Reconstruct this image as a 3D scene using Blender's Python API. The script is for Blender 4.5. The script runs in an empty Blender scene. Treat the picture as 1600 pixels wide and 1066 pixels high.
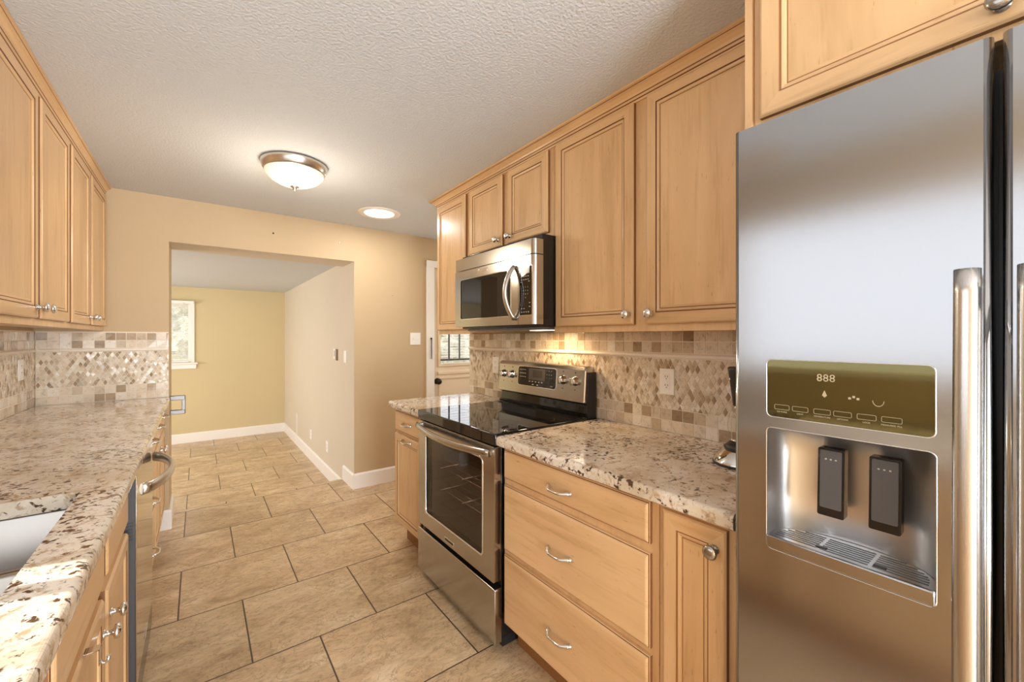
import bpy, bmesh, math, random
from mathutils import Vector, Matrix
random.seed(7)
C = bpy.context.scene.collection
sc = bpy.context.scene
# ------------------------------------------------------------------ camera, world, lights, exposure
cam_d = bpy.data.cameras.new('camera'); cam = bpy.data.objects.new('camera', cam_d); C.objects.link(cam)
cam.location = (0, 0, 1.3255); cam.rotation_euler = (math.pi/2, 0.0, -0.6481)
cam_d.sensor_fit = 'HORIZONTAL'; cam_d.sensor_width = 36.0; cam_d.lens = 646.5*36/1600
cam_d.shift_y = -5.0/1600; cam_d.clip_start = 0.02; cam_d.clip_end = 200
sc.camera = cam
sc.view_settings.view_transform = 'Standard'; sc.view_settings.look = 'None'
sc.view_settings.gamma = 1.0; sc.view_settings.use_curve_mapping = False
sc.view_settings.exposure = 1.02
sc.cycles.use_denoising = True
sc.cycles.max_bounces = 14; sc.cycles.diffuse_bounces = 8; sc.cycles.glossy_bounces = 6
sc.cycles.sample_clamp_indirect = 8.0; sc.cycles.caustics_reflective = False; sc.cycles.caustics_refractive = False
W = bpy.data.worlds.new('sky'); sc.world = W; W.use_nodes = True
wn = W.node_tree; bg = wn.nodes['Background']
bg.inputs[0].default_value = (0.96, 0.97, 1.0, 1); bg.inputs[1].default_value = 1.1

def lamp(name, kind, loc, rot, energy, color, size=None, size_y=None, angle=None):
    d = bpy.data.lights.new(name, kind); d.energy = energy; d.color = color
    if kind == 'AREA':
        d.shape = 'RECTANGLE'; d.size = size; d.size_y = size_y or size
    if angle is not None: d.angle = angle
    o = bpy.data.objects.new(name, d); o.location = loc; o.rotation_euler = rot; C.objects.link(o)
    return o
H = math.pi/2
lamp('entry_fill', 'AREA', (2.97, 3.0, 1.5), (0, math.pi/2, 0), 3.5, (1.0, 0.97, 0.92), 0.95, 0.9)  # added fill lamp to brighten the back door and alcove
# sun comes over the sink window, high, towards +X
def aim(v):
    return Vector(v).normalized().to_track_quat('-Z', 'Y').to_euler()
lamp('sun', 'SUN', (-4, 0, 6), aim((0.58, -0.165, -0.80)), 2.8, (1.0, 0.95, 0.86), angle=0.009)
lamp('rear_fill', 'AREA', (0.42, -3.10, 1.25), aim((0, 1, 0)), 90, (0.88, 0.94, 1.0), 2.0, 2.0)  # added fill lamp behind the camera, at an invented patio door
lamp('upward_fill', 'AREA', (0.42, -3.05, 0.35), aim((0, 0.55, 0.83)), 60, (0.92, 0.96, 1.0), 2.0, 0.6)  # added lamp aimed upwards to brighten the ceiling
lamp('daylight_family_window', 'AREA', (-2.93, 5.55, 1.15), aim((1, 0, 0)), 44, (0.95, 0.97, 1.0), 1.9, 1.3)

# ------------------------------------------------------------------ materials
def new_mat(name):
    m = bpy.data.materials.new(name); m.use_nodes = True
    nt = m.node_tree; b = nt.nodes['Principled BSDF']
    return m, nt, b
def N(nt, t, **kw):
    n = nt.nodes.new(t)
    for k, v in kw.items():
        if k.startswith('i_'):
            n.inputs[k[2:].replace('_', ' ')].default_value = v
        else: setattr(n, k, v)
    return n
def LK(nt, a, b): nt.links.new(a, b)
def srgb(r, g, b):
    f = lambda c: (c/255/12.92) if c/255 <= 0.04045 else ((c/255+0.055)/1.055)**2.4
    return (f(r), f(g), f(b), 1)
def ramp(nt, fac, stops, interp='LINEAR'):
    r = N(nt, 'ShaderNodeValToRGB'); r.color_ramp.interpolation = interp
    e = r.color_ramp.elements
    while len(e) > 1: e.remove(e[-1])
    e[0].position = stops[0][0]; e[0].color = stops[0][1]
    for p, c in stops[1:]:
        x = e.new(p); x.color = c
    LK(nt, fac, r.inputs[0]); return r.outputs[0]
def mixc(nt, fac, a, b, mode='MIX'):
    n = N(nt, 'ShaderNodeMix', data_type='RGBA', blend_type=mode)
    for s, v in ((0, fac), (6, a), (7, b)):
        if hasattr(v, 'is_linked') or hasattr(v, 'links'): LK(nt, v, n.inputs[s])
        else: n.inputs[s].default_value = v
    return n.outputs[2]
def coords(nt, scale=(1, 1, 1), loc=(0, 0, 0), rot=(0, 0, 0), kind='Object', rnd=False):
    tc = N(nt, 'ShaderNodeTexCoord'); mp = N(nt, 'ShaderNodeMapping')
    mp.inputs['Scale'].default_value = scale; mp.inputs['Location'].default_value = loc; mp.inputs['Rotation'].default_value = rot
    if rnd:
        oi = N(nt, 'ShaderNodeObjectInfo'); ml = N(nt, 'ShaderNodeMath', operation='MULTIPLY'); ml.inputs[1].default_value = 37.0
        LK(nt, oi.outputs['Random'], ml.inputs[0])
        ad = N(nt, 'ShaderNodeVectorMath', operation='ADD'); LK(nt, tc.outputs[kind], ad.inputs[0]); LK(nt, ml.outputs[0], ad.inputs[1])
        LK(nt, ad.outputs[0], mp.inputs[0])
    else: LK(nt, tc.outputs[kind], mp.inputs[0])
    return mp.outputs[0]
def noise(nt, vec, scale, detail=4, rough=0.55, dist=0.0):
    n = N(nt, 'ShaderNodeTexNoise'); n.inputs['Scale'].default_value = scale; n.inputs['Detail'].default_value = detail
    n.inputs['Roughness'].default_value = rough; n.inputs['Distortion'].default_value = dist
    LK(nt, vec, n.inputs['Vector']); return n.outputs['Fac']
def bump(nt, b, h, strength, dist):
    n = N(nt, 'ShaderNodeBump'); n.inputs['Strength'].default_value = strength; n.inputs['Distance'].default_value = dist
    LK(nt, h, n.inputs['Height']); LK(nt, n.outputs[0], b.inputs['Normal'])
def plain(name, col, rough=0.5, metal=0.0, spec=0.5, emit=None, es=0.0, coat=0.0):
    m, nt, b = new_mat(name)
    b.inputs['Base Color'].default_value = col; b.inputs['Roughness'].default_value = rough
    b.inputs['Metallic'].default_value = metal; b.inputs['Specular IOR Level'].default_value = spec
    b.inputs['Coat Weight'].default_value = coat
    if emit: b.inputs['Emission Color'].default_value = emit; b.inputs['Emission Strength'].default_value = es
    return m
def paint(name, col, bscale=90, bs=0.12, rough=0.6, bd=0.004):
    m, nt, b = new_mat(name); v = coords(nt)
    n1 = noise(nt, v, 1.3, 3); c = ramp(nt, n1, [(0.3, col), (0.75, tuple(min(1, x*1.05) for x in col[:3])+(1,))])
    LK(nt, c, b.inputs['Base Color']); b.inputs['Roughness'].default_value = rough
    bump(nt, b, noise(nt, v, bscale, 3), bs, bd); return m
def wood(name, axis, base=(221, 185, 139)):
    m, nt, b = new_mat(name)
    s = [7.0, 7.0, 7.0]; s['xyz'.index(axis)] = 0.9
    v = coords(nt, scale=s, rnd=True)
    s2 = [42.0, 42.0, 42.0]; s2['xyz'.index(axis)] = 3.0
    v2 = coords(nt, scale=s2, rnd=True)
    big = noise(nt, v, 1.0, 5, 0.6, 0.6)
    r, g, bb = base
    c = ramp(nt, big, [(0.28, srgb(r-18, g-20, bb-20)), (0.48, srgb(r, g, bb)), (0.72, srgb(min(255, r+10), g+11, bb+12))])
    fine = noise(nt, v2, 1.0, 3, 0.6)
    f = ramp(nt, fine, [(0.30, (0.80, 0.74, 0.66, 1)), (0.46, (1, 1, 1, 1))])
    fl = noise(nt, coords(nt, scale=[(26.0, 150.0)['xyz'[k] != axis] for k in range(3)], rnd=True), 1.0, 2, 0.5)
    c2 = mixc(nt, 0.6, c, f, 'MULTIPLY')
    c2 = mixc(nt, 0.7, c2, ramp(nt, fl, [(0.24, (0.62, 0.50, 0.40, 1)), (0.31, (1, 1, 1, 1))]), 'MULTIPLY')
    blot = noise(nt, coords(nt, scale=(2.2, 2.2, 2.2), rnd=True), 1.0, 2)
    bl = ramp(nt, blot, [(0.3, (0.90, 0.87, 0.84, 1)), (0.6, (1, 1, 1, 1))])
    c3 = mixc(nt, 0.8, c2, bl, 'MULTIPLY')
    LK(nt, c3, b.inputs['Base Color']); b.inputs['Roughness'].default_value = 0.34
    b.inputs['Coat Weight'].default_value = 0.25; b.inputs['Coat Roughness'].default_value = 0.22
    bump(nt, b, fine, 0.05, 0.002); return m
def brushed(name, axis, col=(0.41, 0.418, 0.435, 1), rough=0.17):
    m, nt, b = new_mat(name)
    s = [700.0, 700.0, 700.0]; s['xyz'.index(axis)] = 6.0
    n = noise(nt, coords(nt, scale=s), 1.0, 3, 0.6)
    b.inputs['Base Color'].default_value = col; b.inputs['Metallic'].default_value = 1.0
    r = ramp(nt, n, [(0.3, (rough-0.006,)*3+(1,)), (0.7, (rough+0.006,)*3+(1,))])
    LK(nt, r, b.inputs['Roughness'])
    b.inputs['Anisotropic'].default_value = 0.0
    return m
M = {}
M['wall'] = paint('tan_wall_paint', srgb(189, 166, 131))
M['wall_family'] = paint('straw_wall_paint', srgb(203, 186, 144))
M['wall_beige'] = paint('beige_wall_paint', srgb(206, 194, 174))
M['ceiling'] = paint('stippled_ceiling', srgb(200, 204, 208), 95, 0.9, 0.8, 0.0045)
M['trim'] = plain('white_trim_paint', srgb(238, 234, 228), 0.35)
M['door_paint'] = plain('cream_door_paint', srgb(235, 218, 190), 0.4)
M['wood_v'] = wood('maple_vertical', 'z'); M['wood_h'] = wood('maple_horizontal', 'y')
M['wood_x'] = wood('maple_end', 'x')
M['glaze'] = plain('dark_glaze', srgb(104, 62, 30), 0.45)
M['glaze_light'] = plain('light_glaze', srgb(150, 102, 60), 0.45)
M['wood_edge'] = plain('dark_door_edge', srgb(134, 92, 56), 0.5)  # darker brown on side and bottom edges, top edge left plain
M['wood_dark'] = plain('toe_kick_wood', srgb(150, 105, 64), 0.5)  # darker brown wood of the toe kicks
M['steel_v'] = brushed('brushed_steel_vertical', 'z'); M['steel_h'] = brushed('brushed_steel_horizontal', 'y')
M['steel_niche'] = brushed('satin_niche_steel', 'z', (0.68, 0.67, 0.66, 1), 0.32)
M['steel_sink'] = brushed('satin_sink_steel', 'x', (0.40, 0.395, 0.385, 1), 0.36)
M['steel_warm'] = brushed('range_steel', 'y', (0.50, 0.475, 0.44, 1), 0.19)
M['edge_steel'] = plain('door_edge_steel', (0.055, 0.053, 0.055, 1), 0.55, 0.0)
M['dull_steel'] = plain('dull_bracket_steel', (0.20, 0.19, 0.18, 1), 0.42, 1.0)
M['steel_mirror'] = brushed('polished_dishwasher_steel', 'z', (0.62, 0.60, 0.57, 1), 0.10)
M['chrome'] = plain('chrome', (0.80, 0.80, 0.80, 1), 0.07, 1.0)
M['nickel'] = plain('brushed_nickel', (0.62, 0.585, 0.53, 1), 0.28, 1.0)
M['nickel_dark'] = plain('aged_nickel', (0.42, 0.40, 0.37, 1), 0.22, 1.0)
M['bronze'] = plain('dark_bronze', (0.045, 0.03, 0.022, 1), 0.3, 0.7)
M['black_glass'] = plain('black_glass', (0.006, 0.006, 0.006, 1), 0.03, 0.0, 0.6)
M['black_enamel'] = plain('black_enamel', (0.010, 0.010, 0.011, 1), 0.16)
M['black_plastic'] = plain('black_plastic', (0.018, 0.018, 0.020, 1), 0.38)
M['dark_grey'] = plain('dark_grey_plastic', (0.105, 0.110, 0.120, 1), 0.28)
M['graphite'] = plain('graphite_side', (0.10, 0.10, 0.105, 1), 0.45)
M['white_plastic'] = plain('white_plastic', srgb(240, 238, 232), 0.35)
M['slot'] = plain('outlet_slot', (0.02, 0.02, 0.02, 1), 0.5)
M['mark'] = plain('pale_marking', (0.62, 0.60, 0.56, 1), 0.5)
M['mark_dark'] = plain('dark_marking', (0.03, 0.03, 0.035, 1), 0.5)
M['display'] = plain('olive_display', srgb(112, 104, 68), 0.05, 0.85, 0.8)
M['display_mark'] = plain('display_lettering', srgb(196, 188, 160), 0.4)
M['red_display'] = plain('maroon_display', (0.045, 0.012, 0.010, 1), 0.12)
M['grey_display'] = plain('smoked_display', (0.035, 0.033, 0.030, 1), 0.12)
M['panel_grey'] = plain('display_surround', (0.055, 0.05, 0.047, 1), 0.2)
M['ring'] = plain('burner_ring', (0.10, 0.09, 0.08, 1), 0.2)
M['grout'] = plain('sand_grout', srgb(232, 222, 204), 0.8)
M['liner'] = plain('stone_liner', srgb(236, 229, 217), 0.3)
M['baffle'] = plain('lamp_trim_white', srgb(232, 226, 214), 0.5)
def glass(name, col=(1, 1, 1, 1), rough=0.0):
    m, nt, b = new_mat(name); b.inputs['Base Color'].default_value = col
    b.inputs['Transmission Weight'].default_value = 1.0; b.inputs['Roughness'].default_value = rough; b.inputs['IOR'].default_value = 1.45
    return m
M['jar'] = glass('clear_glass')
def pane(name, tint=(1, 1, 1, 1), gloss=0.06):
    m, nt, b = new_mat(name); out = nt.nodes['Material Output']
    t = N(nt, 'ShaderNodeBsdfTransparent'); t.inputs[0].default_value = tint
    g = N(nt, 'ShaderNodeBsdfGlossy'); g.inputs['Roughness'].default_value = 0.02
    mx = N(nt, 'ShaderNodeMixShader'); fr = N(nt, 'ShaderNodeLayerWeight')
    fac = ramp(nt, fr.outputs['Facing'], [(0.0, (0.04,)*3+(1,)), (0.6, (0.08,)*3+(1,)), (1.0, (0.8,)*3+(1,))])
    LK(nt, fac, mx.inputs[0]); LK(nt, t.outputs[0], mx.inputs[1]); LK(nt, g.outputs[0], mx.inputs[2])
    LK(nt, mx.outputs[0], out.inputs[0]); return m
M['pane'] = pane('window_pane')
M['oven_glass'] = pane('smoked_oven_glass', (0.78, 0.74, 0.70, 1))
M['oven_cavity'] = plain('oven_cavity_enamel', (0.22, 0.20, 0.18, 1), 0.35)
def lampglass():
    m, nt, b = new_mat('frosted_lamp_glass')
    b.inputs['Base Color'].default_value = (0.72, 0.66, 0.57, 1); b.inputs['Roughness'].default_value = 0.25
    lw = N(nt, 'ShaderNodeTexCoord'); sp = N(nt, 'ShaderNodeSeparateXYZ'); LK(nt, lw.outputs['Object'], sp.inputs[0])
    c = ramp(nt, sp.outputs[2], [(0.0, (1, 1, 1, 1)), (1.0, (1, 1, 1, 1))])
    b.inputs['Emission Color'].default_value = (1.0, 0.80, 0.56, 1); b.inputs['Emission Strength'].default_value = 0.30
    return m
M['lamp_glass'] = lampglass()
M['led'] = plain('sun_tube_lens', (0.9, 0.9, 0.92, 1), 0.3, emit=(0.93, 0.95, 1.0, 1), es=1.3)
def floor_mat():
    m, nt, b = new_mat('slate_look_tile')
    v = coords(nt)
    mp = N(nt, 'ShaderNodeMapping'); LK(nt, v, mp.inputs[0])
    bt = N(nt, 'ShaderNodeTexBrick'); LK(nt, mp.outputs[0], bt.inputs['Vector'])
    bt.offset = 0.5; bt.offset_frequency = 2
    for k, val in (('Scale', 1.0), ('Mortar Size', 0.0033), ('Mortar Smooth', 0.1), ('Bias', 0.0), ('Brick Width', 0.508), ('Row Height', 0.508)):
        bt.inputs[k].default_value = val
    bt.inputs['Color1'].default_value = (0, 0, 0, 1); bt.inputs['Color2'].default_value = (1, 1, 1, 1); bt.inputs['Mortar'].default_value = (0.5, 0.5, 0.5, 1)
    # each tile looks up its own piece of stone
    sh = N(nt, 'ShaderNodeVectorMath', operation='MULTIPLY_ADD')
    LK(nt, bt.outputs['Color'], sh.inputs[0]); sh.inputs[1].default_value = (9, 5, 7); LK(nt, v, sh.inputs[2])
    ms = N(nt, 'ShaderNodeMapping'); ms.inputs['Scale'].default_value = (1.0, 1.9, 1.0); ms.inputs['Rotation'].default_value = (0, 0, 0.5); LK(nt, sh.outputs[0], ms.inputs[0])
    n1 = noise(nt, ms.outputs[0], 2.6, 8, 0.62, 0.8)
    n2 = noise(nt, ms.outputs[0], 9.0, 8, 0.7, 1.4)
    c = ramp(nt, n1, [(0.25, srgb(168, 142, 110)), (0.42, srgb(199, 172, 136)), (0.58, srgb(214, 190, 155)), (0.75, srgb(230, 213, 184))])
    d = ramp(nt, n2, [(0.32, (0.70, 0.65, 0.59, 1)), (0.50, (1, 1, 1, 1)), (0.70, (1.10, 1.09, 1.07, 1))])
    c = mixc(nt, 0.75, c, d, 'MULTIPLY')
    n3 = noise(nt, ms.outputs[0], 34.0, 6, 0.75, 0.6)
    c = mixc(nt, 0.8, c, ramp(nt, n3, [(0.32, (0.66, 0.61, 0.55, 1)), (0.48, (1, 1, 1, 1)), (0.68, (1.14, 1.13, 1.10, 1))]), 'MULTIPLY')
    vein = noise(nt, ms.outputs[0], 5.0, 6, 0.6, 2.2)
    vm = ramp(nt, vein, [(0.485, (0, 0, 0, 1)), (0.50, (0.8, 0.8, 0.8, 1)), (0.515, (0, 0, 0, 1))])
    c = mixc(nt, vm, c, srgb(150, 120, 92))
    tint = ramp(nt, bt.outputs['Color'], [(0, (0.90, 0.89, 0.87, 1)), (1, (1.05, 1.04, 1.02, 1))])
    c = mixc(nt, 1.0, c, tint, 'MULTIPLY')
    c = mixc(nt, bt.outputs['Fac'], c, srgb(74, 57, 42))
    LK(nt, c, b.inputs['Base Color'])
    rr = ramp(nt, n2, [(0.3, (0.42,)*3+(1,)), (0.7, (0.26,)*3+(1,))]); LK(nt, rr, b.inputs['Roughness'])
    inv = N(nt, 'ShaderNodeMath', operation='MULTIPLY_ADD'); LK(nt, bt.outputs['Fac'], inv.inputs[0]); inv.inputs[1].default_value = -0.9
    LK(nt, n2, inv.inputs[2]); bump(nt, b, inv.outputs[0], 0.35, 0.004)
    return m
M['floor'] = floor_mat()
def granite():
    m, nt, b = new_mat('cream_granite')
    v = coords(nt)
    n0 = noise(nt, v, 5.0, 6, 0.6, 0.5)
    c = ramp(nt, n0, [(0.28, srgb(188, 166, 138)), (0.42, srgb(214, 202, 183)), (0.56, srgb(229, 221, 208)), (0.74, srgb(236, 232, 225))])
    n1 = noise(nt, v, 26, 6, 0.7, 0.6)
    am = ramp(nt, n1, [(0.52, (0, 0, 0, 1)), (0.62, (0.95, 0.95, 0.95, 1))])
    c = mixc(nt, am, c, srgb(178, 152, 122))
    n3 = noise(nt, v, 70, 5, 0.65, 0.3)
    gr = ramp(nt, n3, [(0.60, (0, 0, 0, 1)), (0.70, (0.75, 0.75, 0.75, 1))])
    c = mixc(nt, gr, c, srgb(120, 102, 84))
    mpx = coords(nt, scale=(1.0, 1.0, 1.0), loc=(3.1, 1.7, 0))
    n2 = noise(nt, mpx, 52, 4, 0.6, 0.4)
    msk = ramp(nt, noise(nt, v, 6.0, 3), [(0.36, (0.0,)*3+(1,)), (0.62, (0.12,)*3+(1,))])
    ad = N(nt, 'ShaderNodeMath', operation='ADD'); LK(nt, n2, ad.inputs[0]); LK(nt, msk, ad.inputs[1])
    dk = ramp(nt, ad.outputs[0], [(0.632, (0, 0, 0, 1)), (0.690, (1, 1, 1, 1))])
    c = mixc(nt, dk, c, srgb(80, 58, 42))
    n5 = noise(nt, coords(nt, loc=(9, 4, 2)), 30, 2)
    wh = ramp(nt, n5, [(0.64, (0, 0, 0, 1)), (0.72, (0.6, 0.6, 0.6, 1))])
    c = mixc(nt, wh, c, srgb(240, 236, 228))
    LK(nt, c, b.inputs['Base Color']); b.inputs['Roughness'].default_value = 0.10
    b.inputs['Specular IOR Level'].default_value = 0.55
    return m
M['granite'] = granite()
def tile_mat():
    m, nt, b = new_mat('polished_travertine')
    g = N(nt, 'ShaderNodeNewGeometry'); v = coords(nt)
    sh = N(nt, 'ShaderNodeVectorMath', operation='MULTIPLY_ADD')
    LK(nt, g.outputs['Random Per Island'], sh.inputs[0]); sh.inputs[1].default_value = (31, 17, 23); LK(nt, v, sh.inputs[2])
    n = noise(nt, sh.outputs[0], 38, 6, 0.7, 0.8)
    base = ramp(nt, g.outputs['Random Per Island'], [(0.0, srgb(152, 130, 102)), (0.2, srgb(190, 172, 146)), (0.5, srgb(221, 212, 195)), (0.75, srgb(213, 197, 173)), (1.0, srgb(232, 227, 217))])
    d = ramp(nt, n, [(0.30, (0.58, 0.51, 0.43, 1)), (0.48, (1, 1, 1, 1)), (0.72, (1.10, 1.09, 1.07, 1))])
    LK(nt, mixc(nt, 0.85, base, d, 'MULTIPLY'), b.inputs['Base Color'])
    b.inputs['Roughness'].default_value = 0.11; b.inputs['Specular IOR Level'].default_value = 0.3; return m
M['tile'] = tile_mat()
def leaf_mat():
    m, nt, b = new_mat('hedge_leaves'); n = noise(nt, coords(nt), 9, 5, 0.7)
    LK(nt, ramp(nt, n, [(0.3, srgb(150, 150, 128)), (0.5, srgb(205, 203, 180)), (0.7, srgb(236, 232, 216))]), b.inputs['Base Color'])
    b.inputs['Roughness'].default_value = 0.7; bump(nt, b, n, 1.0, 0.1); return m
M['leaf'] = leaf_mat()
M['ground'] = paint('pale_concrete', srgb(190, 184, 170), 30)

# ------------------------------------------------------------------ mesh helpers
class MB:
    def __init__(s): s.bm = bmesh.new()
    def face(s, pts, mi=0, smooth=False):
        f = s.bm.faces.new([s.bm.verts.new(p) for p in pts]); f.material_index = mi; f.smooth = smooth; return f
    def box(s, x0, x1, y0, y1, z0, z1, bev=0.0, mi=0, seg=2):
        xs, ys, zs = sorted((x0, x1)), sorted((y0, y1)), sorted((z0, z1))
        v = [s.bm.verts.new((x, y, z)) for x in xs for y in ys for z in zs]
        F = [s.bm.faces.new([v[i] for i in q]) for q in ((0, 1, 3, 2), (4, 6, 7, 5), (0, 4, 5, 1), (2, 3, 7, 6), (0, 2, 6, 4), (1, 5, 7, 3))]
        for f in F: f.material_index = mi
        if bev > 0:
            ed = list({e for f in F for e in f.edges})
            r = bmesh.ops.bevel(s.bm, geom=ed, offset=bev, segments=seg, affect='EDGES', profile=0.5)
            for f in r['faces']: f.material_index = mi; f.smooth = True
        return s
    def loops(s, rings, mi=0, close=True, smooth=True, cap0=False, cap1=False, mis=None):
        R = [[s.bm.verts.new(p) for p in r] for r in rings]; n = len(R[0])
        for k in range(len(R)-1):
            for i in range(n if close else n-1):
                j = (i+1) % n
                try:
                    f = s.bm.faces.new((R[k][i], R[k][j], R[k+1][j], R[k+1][i]))
                    f.material_index = mi if mis is None else mis(k, i); f.smooth = smooth
                except ValueError: pass
        if cap0: f = s.bm.faces.new(R[0][::-1]); f.material_index = mi if mis is None else mis(-1, 0)
        if cap1: f = s.bm.faces.new(R[-1]); f.material_index = mi if mis is None else mis(len(R), 0)
        return s
    def lathe(s, c, axis, prof, n=24, mi=0, smooth=True, cap0=True, cap1=True, sy=1.0):
        # prof: (distance along axis, radius)
        a = Vector(axis).normalized(); t = Vector((0, 0, 1)) if abs(a.z) < 0.9 else Vector((0, 1, 0))
        u = a.cross(t).normalized(); w = a.cross(u)
        rings = [[Vector(c)+a*d+u*(r*math.cos(2*math.pi*i/n))+w*(sy*r*math.sin(2*math.pi*i/n)) for i in range(n)] for d, r in prof]
        return s.loops(rings, mi, True, smooth, cap0, cap1)
    def tube(s, pts, rad, n=10, mi=0, flat=None, up=(0, 0, 1)):
        # sweep along pts; rad scalar or list; flat=(a,b) ellipse half sizes along side/up
        P = [Vector(p) for p in pts]; rings = []
        for i, p in enumerate(P):
            d = (P[min(i+1, len(P)-1)]-P[max(i-1, 0)]).normalized()
            side = d.cross(Vector(up))
            side = side.normalized() if side.length > 1e-5 else Vector((1, 0, 0))
            upv = side.cross(d).normalized()
            r = rad[i] if isinstance(rad, (list, tuple)) else rad
            a, b = (flat[0]*r, flat[1]*r) if flat else (r, r)
            rings.append([p+side*(a*math.cos(2*math.pi*k/n))+upv*(b*math.sin(2*math.pi*k/n)) for k in range(n)])
        return s.loops(rings, mi, True, True, True, True)
    def prism(s, pts, d, mi=0, smooth=False):
        # closed polygon pts (3d) extruded by vector d
        d = Vector(d); A = [Vector(p) for p in pts]
        return s.loops([A, [p+d for p in A]], mi, True, smooth, True, True)
    def plate(s, outer, inners, d, mi=0):
        # flat plate with holes: outline loops in 3d, thickness vector d
        bm = s.bm; d = Vector(d); E = []; allL = []
        for L in [outer]+list(inners):
            v = [bm.verts.new(p) for p in L]; allL.append(v)
            E += [bm.edges.new((v[i], v[(i+1) % len(v)])) for i in range(len(v))]
        r = bmesh.ops.triangle_fill(bm, edges=E, use_beauty=True, use_dissolve=False)
        for f in r['geom']:
            if isinstance(f, bmesh.types.BMFace): f.material_index = mi
        for v in allL:
            w = [bm.verts.new(x.co+d) for x in v]
            for i in range(len(v)):
                j = (i+1) % len(v); f = bm.faces.new((v[i], v[j], w[j], w[i])); f.material_index = mi
        return s
    def text(s, body, size, origin, ux, uy, mi=0, align='CENTER', ext=0.0003):
        cu = bpy.data.curves.new('t', 'FONT'); cu.body = body; cu.size = size; cu.align_x = align; cu.align_y = 'CENTER'; cu.resolution_u = 2
        o = bpy.data.objects.new('t', cu); C.objects.link(o); bpy.context.view_layer.update()
        dg = bpy.context.evaluated_depsgraph_get(); me = bpy.data.meshes.new_from_object(o.evaluated_get(dg))
        ux, uy, O = Vector(ux), Vector(uy), Vector(origin)
        vs = [s.bm.verts.new(O+ux*v.co.x+uy*v.co.y) for v in me.vertices]
        for p in me.polygons:
            try: f = s.bm.faces.new([vs[i] for i in p.vertices]); f.material_index = mi
            except ValueError: pass
        bpy.data.objects.remove(o); bpy.data.curves.remove(cu); bpy.data.meshes.remove(me); return s
    def bounds(s):
        xs = [v.co for v in s.bm.verts]
        return [min(c[i] for c in xs) for i in range(3)], [max(c[i] for c in xs) for i in range(3)]
    def mesh(s, name, origin, normals=True):
        if normals: bmesh.ops.recalc_face_normals(s.bm, faces=s.bm.faces)
        for v in s.bm.verts: v.co -= Vector(origin)
        me = bpy.data.meshes.new(name); s.bm.to_mesh(me); s.bm.free(); return me
def world_loc(o):
    p = Vector((0, 0, 0))
    while o: p = p+o.location; o = o.parent
    return p
def obj(name, mb, mats, parent=None, origin=None, normals=True):
    if parent: origin = world_loc(parent)
    elif origin is None:
        lo, hi = mb.bounds(); origin = ((lo[0]+hi[0])/2, (lo[1]+hi[1])/2, lo[2])
    me = mb.mesh(name, origin, normals)
    for m in (mats if isinstance(mats, (list, tuple)) else [mats]): me.materials.append(M[m] if isinstance(m, str) else m)
    o = bpy.data.objects.new(name, me); C.objects.link(o)
    if parent: o.parent = parent
    else: o.location = origin
    return o
def merge(o, mb, mat):
    # printed lettering and symbols stay in the mesh of the panel they are printed on
    o.data.materials.append(M[mat]); k = len(o.data.materials)-1; org = world_loc(o)
    b = bmesh.new(); b.from_mesh(o.data)
    for f in mb.bm.faces:
        q = b.faces.new([b.verts.new(v.co-org) for v in f.verts]); q.material_index = k
    b.to_mesh(o.data); b.free(); mb.bm.free()
def tag(o, label, cat, group=None):
    o['label'] = label; o['category'] = cat
    if group: o['group'] = group
    return o
def thing(name, label, cat, loc, group=None):
    o = bpy.data.objects.new(name, None); C.objects.link(o); o.location = loc; o.empty_display_size = 0.05
    return tag(o, label, cat, group)
def struct(name, mb, mats, parent=None, origin=None, normals=True):
    o = obj(name, mb, mats, parent, origin if origin is not None else (0, 0, 0), normals)
    if not parent: o['kind'] = 'structure'
    return o
def rrect(u0, u1, v0, v1, r, n=5):
    pts = []
    for cx, cy, a0 in ((u1-r, v1-r, 0), (u0+r, v1-r, 90), (u0+r, v0+r, 180), (u1-r, v0+r, 270)):
        for k in range(n+1):
            a = math.radians(a0+90*k/n); pts.append((cx+r*math.cos(a), cy+r*math.sin(a)))
    return pts

# ------------------------------------------------------------------ shell
ZC = 2.305; YW = 3.732; YB = 4.062; XR = 1.64; XL = -0.795; ZF = -0.152; YE = 7.41; XA = 3.0; YN = -3.2
mb = MB(); mb.box(XL-0.1, XA, YN-0.1, YB, -0.12, 0.0); fl = struct('floor', mb, 'floor', origin=(-0.078, 1.982-0.508*8, 0))
mb = MB(); mb.box(-3.1, 1.2, YB-0.02, YE+0.1, ZF-0.1, ZF); struct('floor_family_room', mb, 'floor', origin=(-0.084, 4.94-0.508*8, ZF))
mb = MB(); mb.box(XL-0.1, XA, YN-0.1, YB-0.002, ZC, ZC+0.15); struct('ceiling', mb, 'ceiling')
mb = MB(); mb.box(-3.1, 1.2, YB, YE+0.1, 2.04, 2.2); struct('ceiling_family_room', mb, 'ceiling')
# far kitchen wall: wide opening on the left, back door on the right
OX0, OX1, OZ = -0.165, 1.09, 1.997
DX0, DX1, DZ = 1.853, 2.66, 2.02
mb = MB()
mb.box(XL-0.1, OX0, YW, YB, 0, ZC); mb.box(OX0, OX1, YW, YB, OZ, ZC); mb.box(OX1, DX0, YW, YB-0.1, 0, ZC)
mb.box(DX0, DX1, YW, YB-0.1, DZ, ZC); mb.box(DX1, XA, YW, YB-0.1, 0, ZC)
struct('wall_far', mb, 'wall')
mb = MB(); mb.box(OX0+0.0005, OX1-0.0005, YW+0.004, YB, OZ-0.0015, OZ+0.004); struct('opening_soffit', mb, 'wall_beige')
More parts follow.
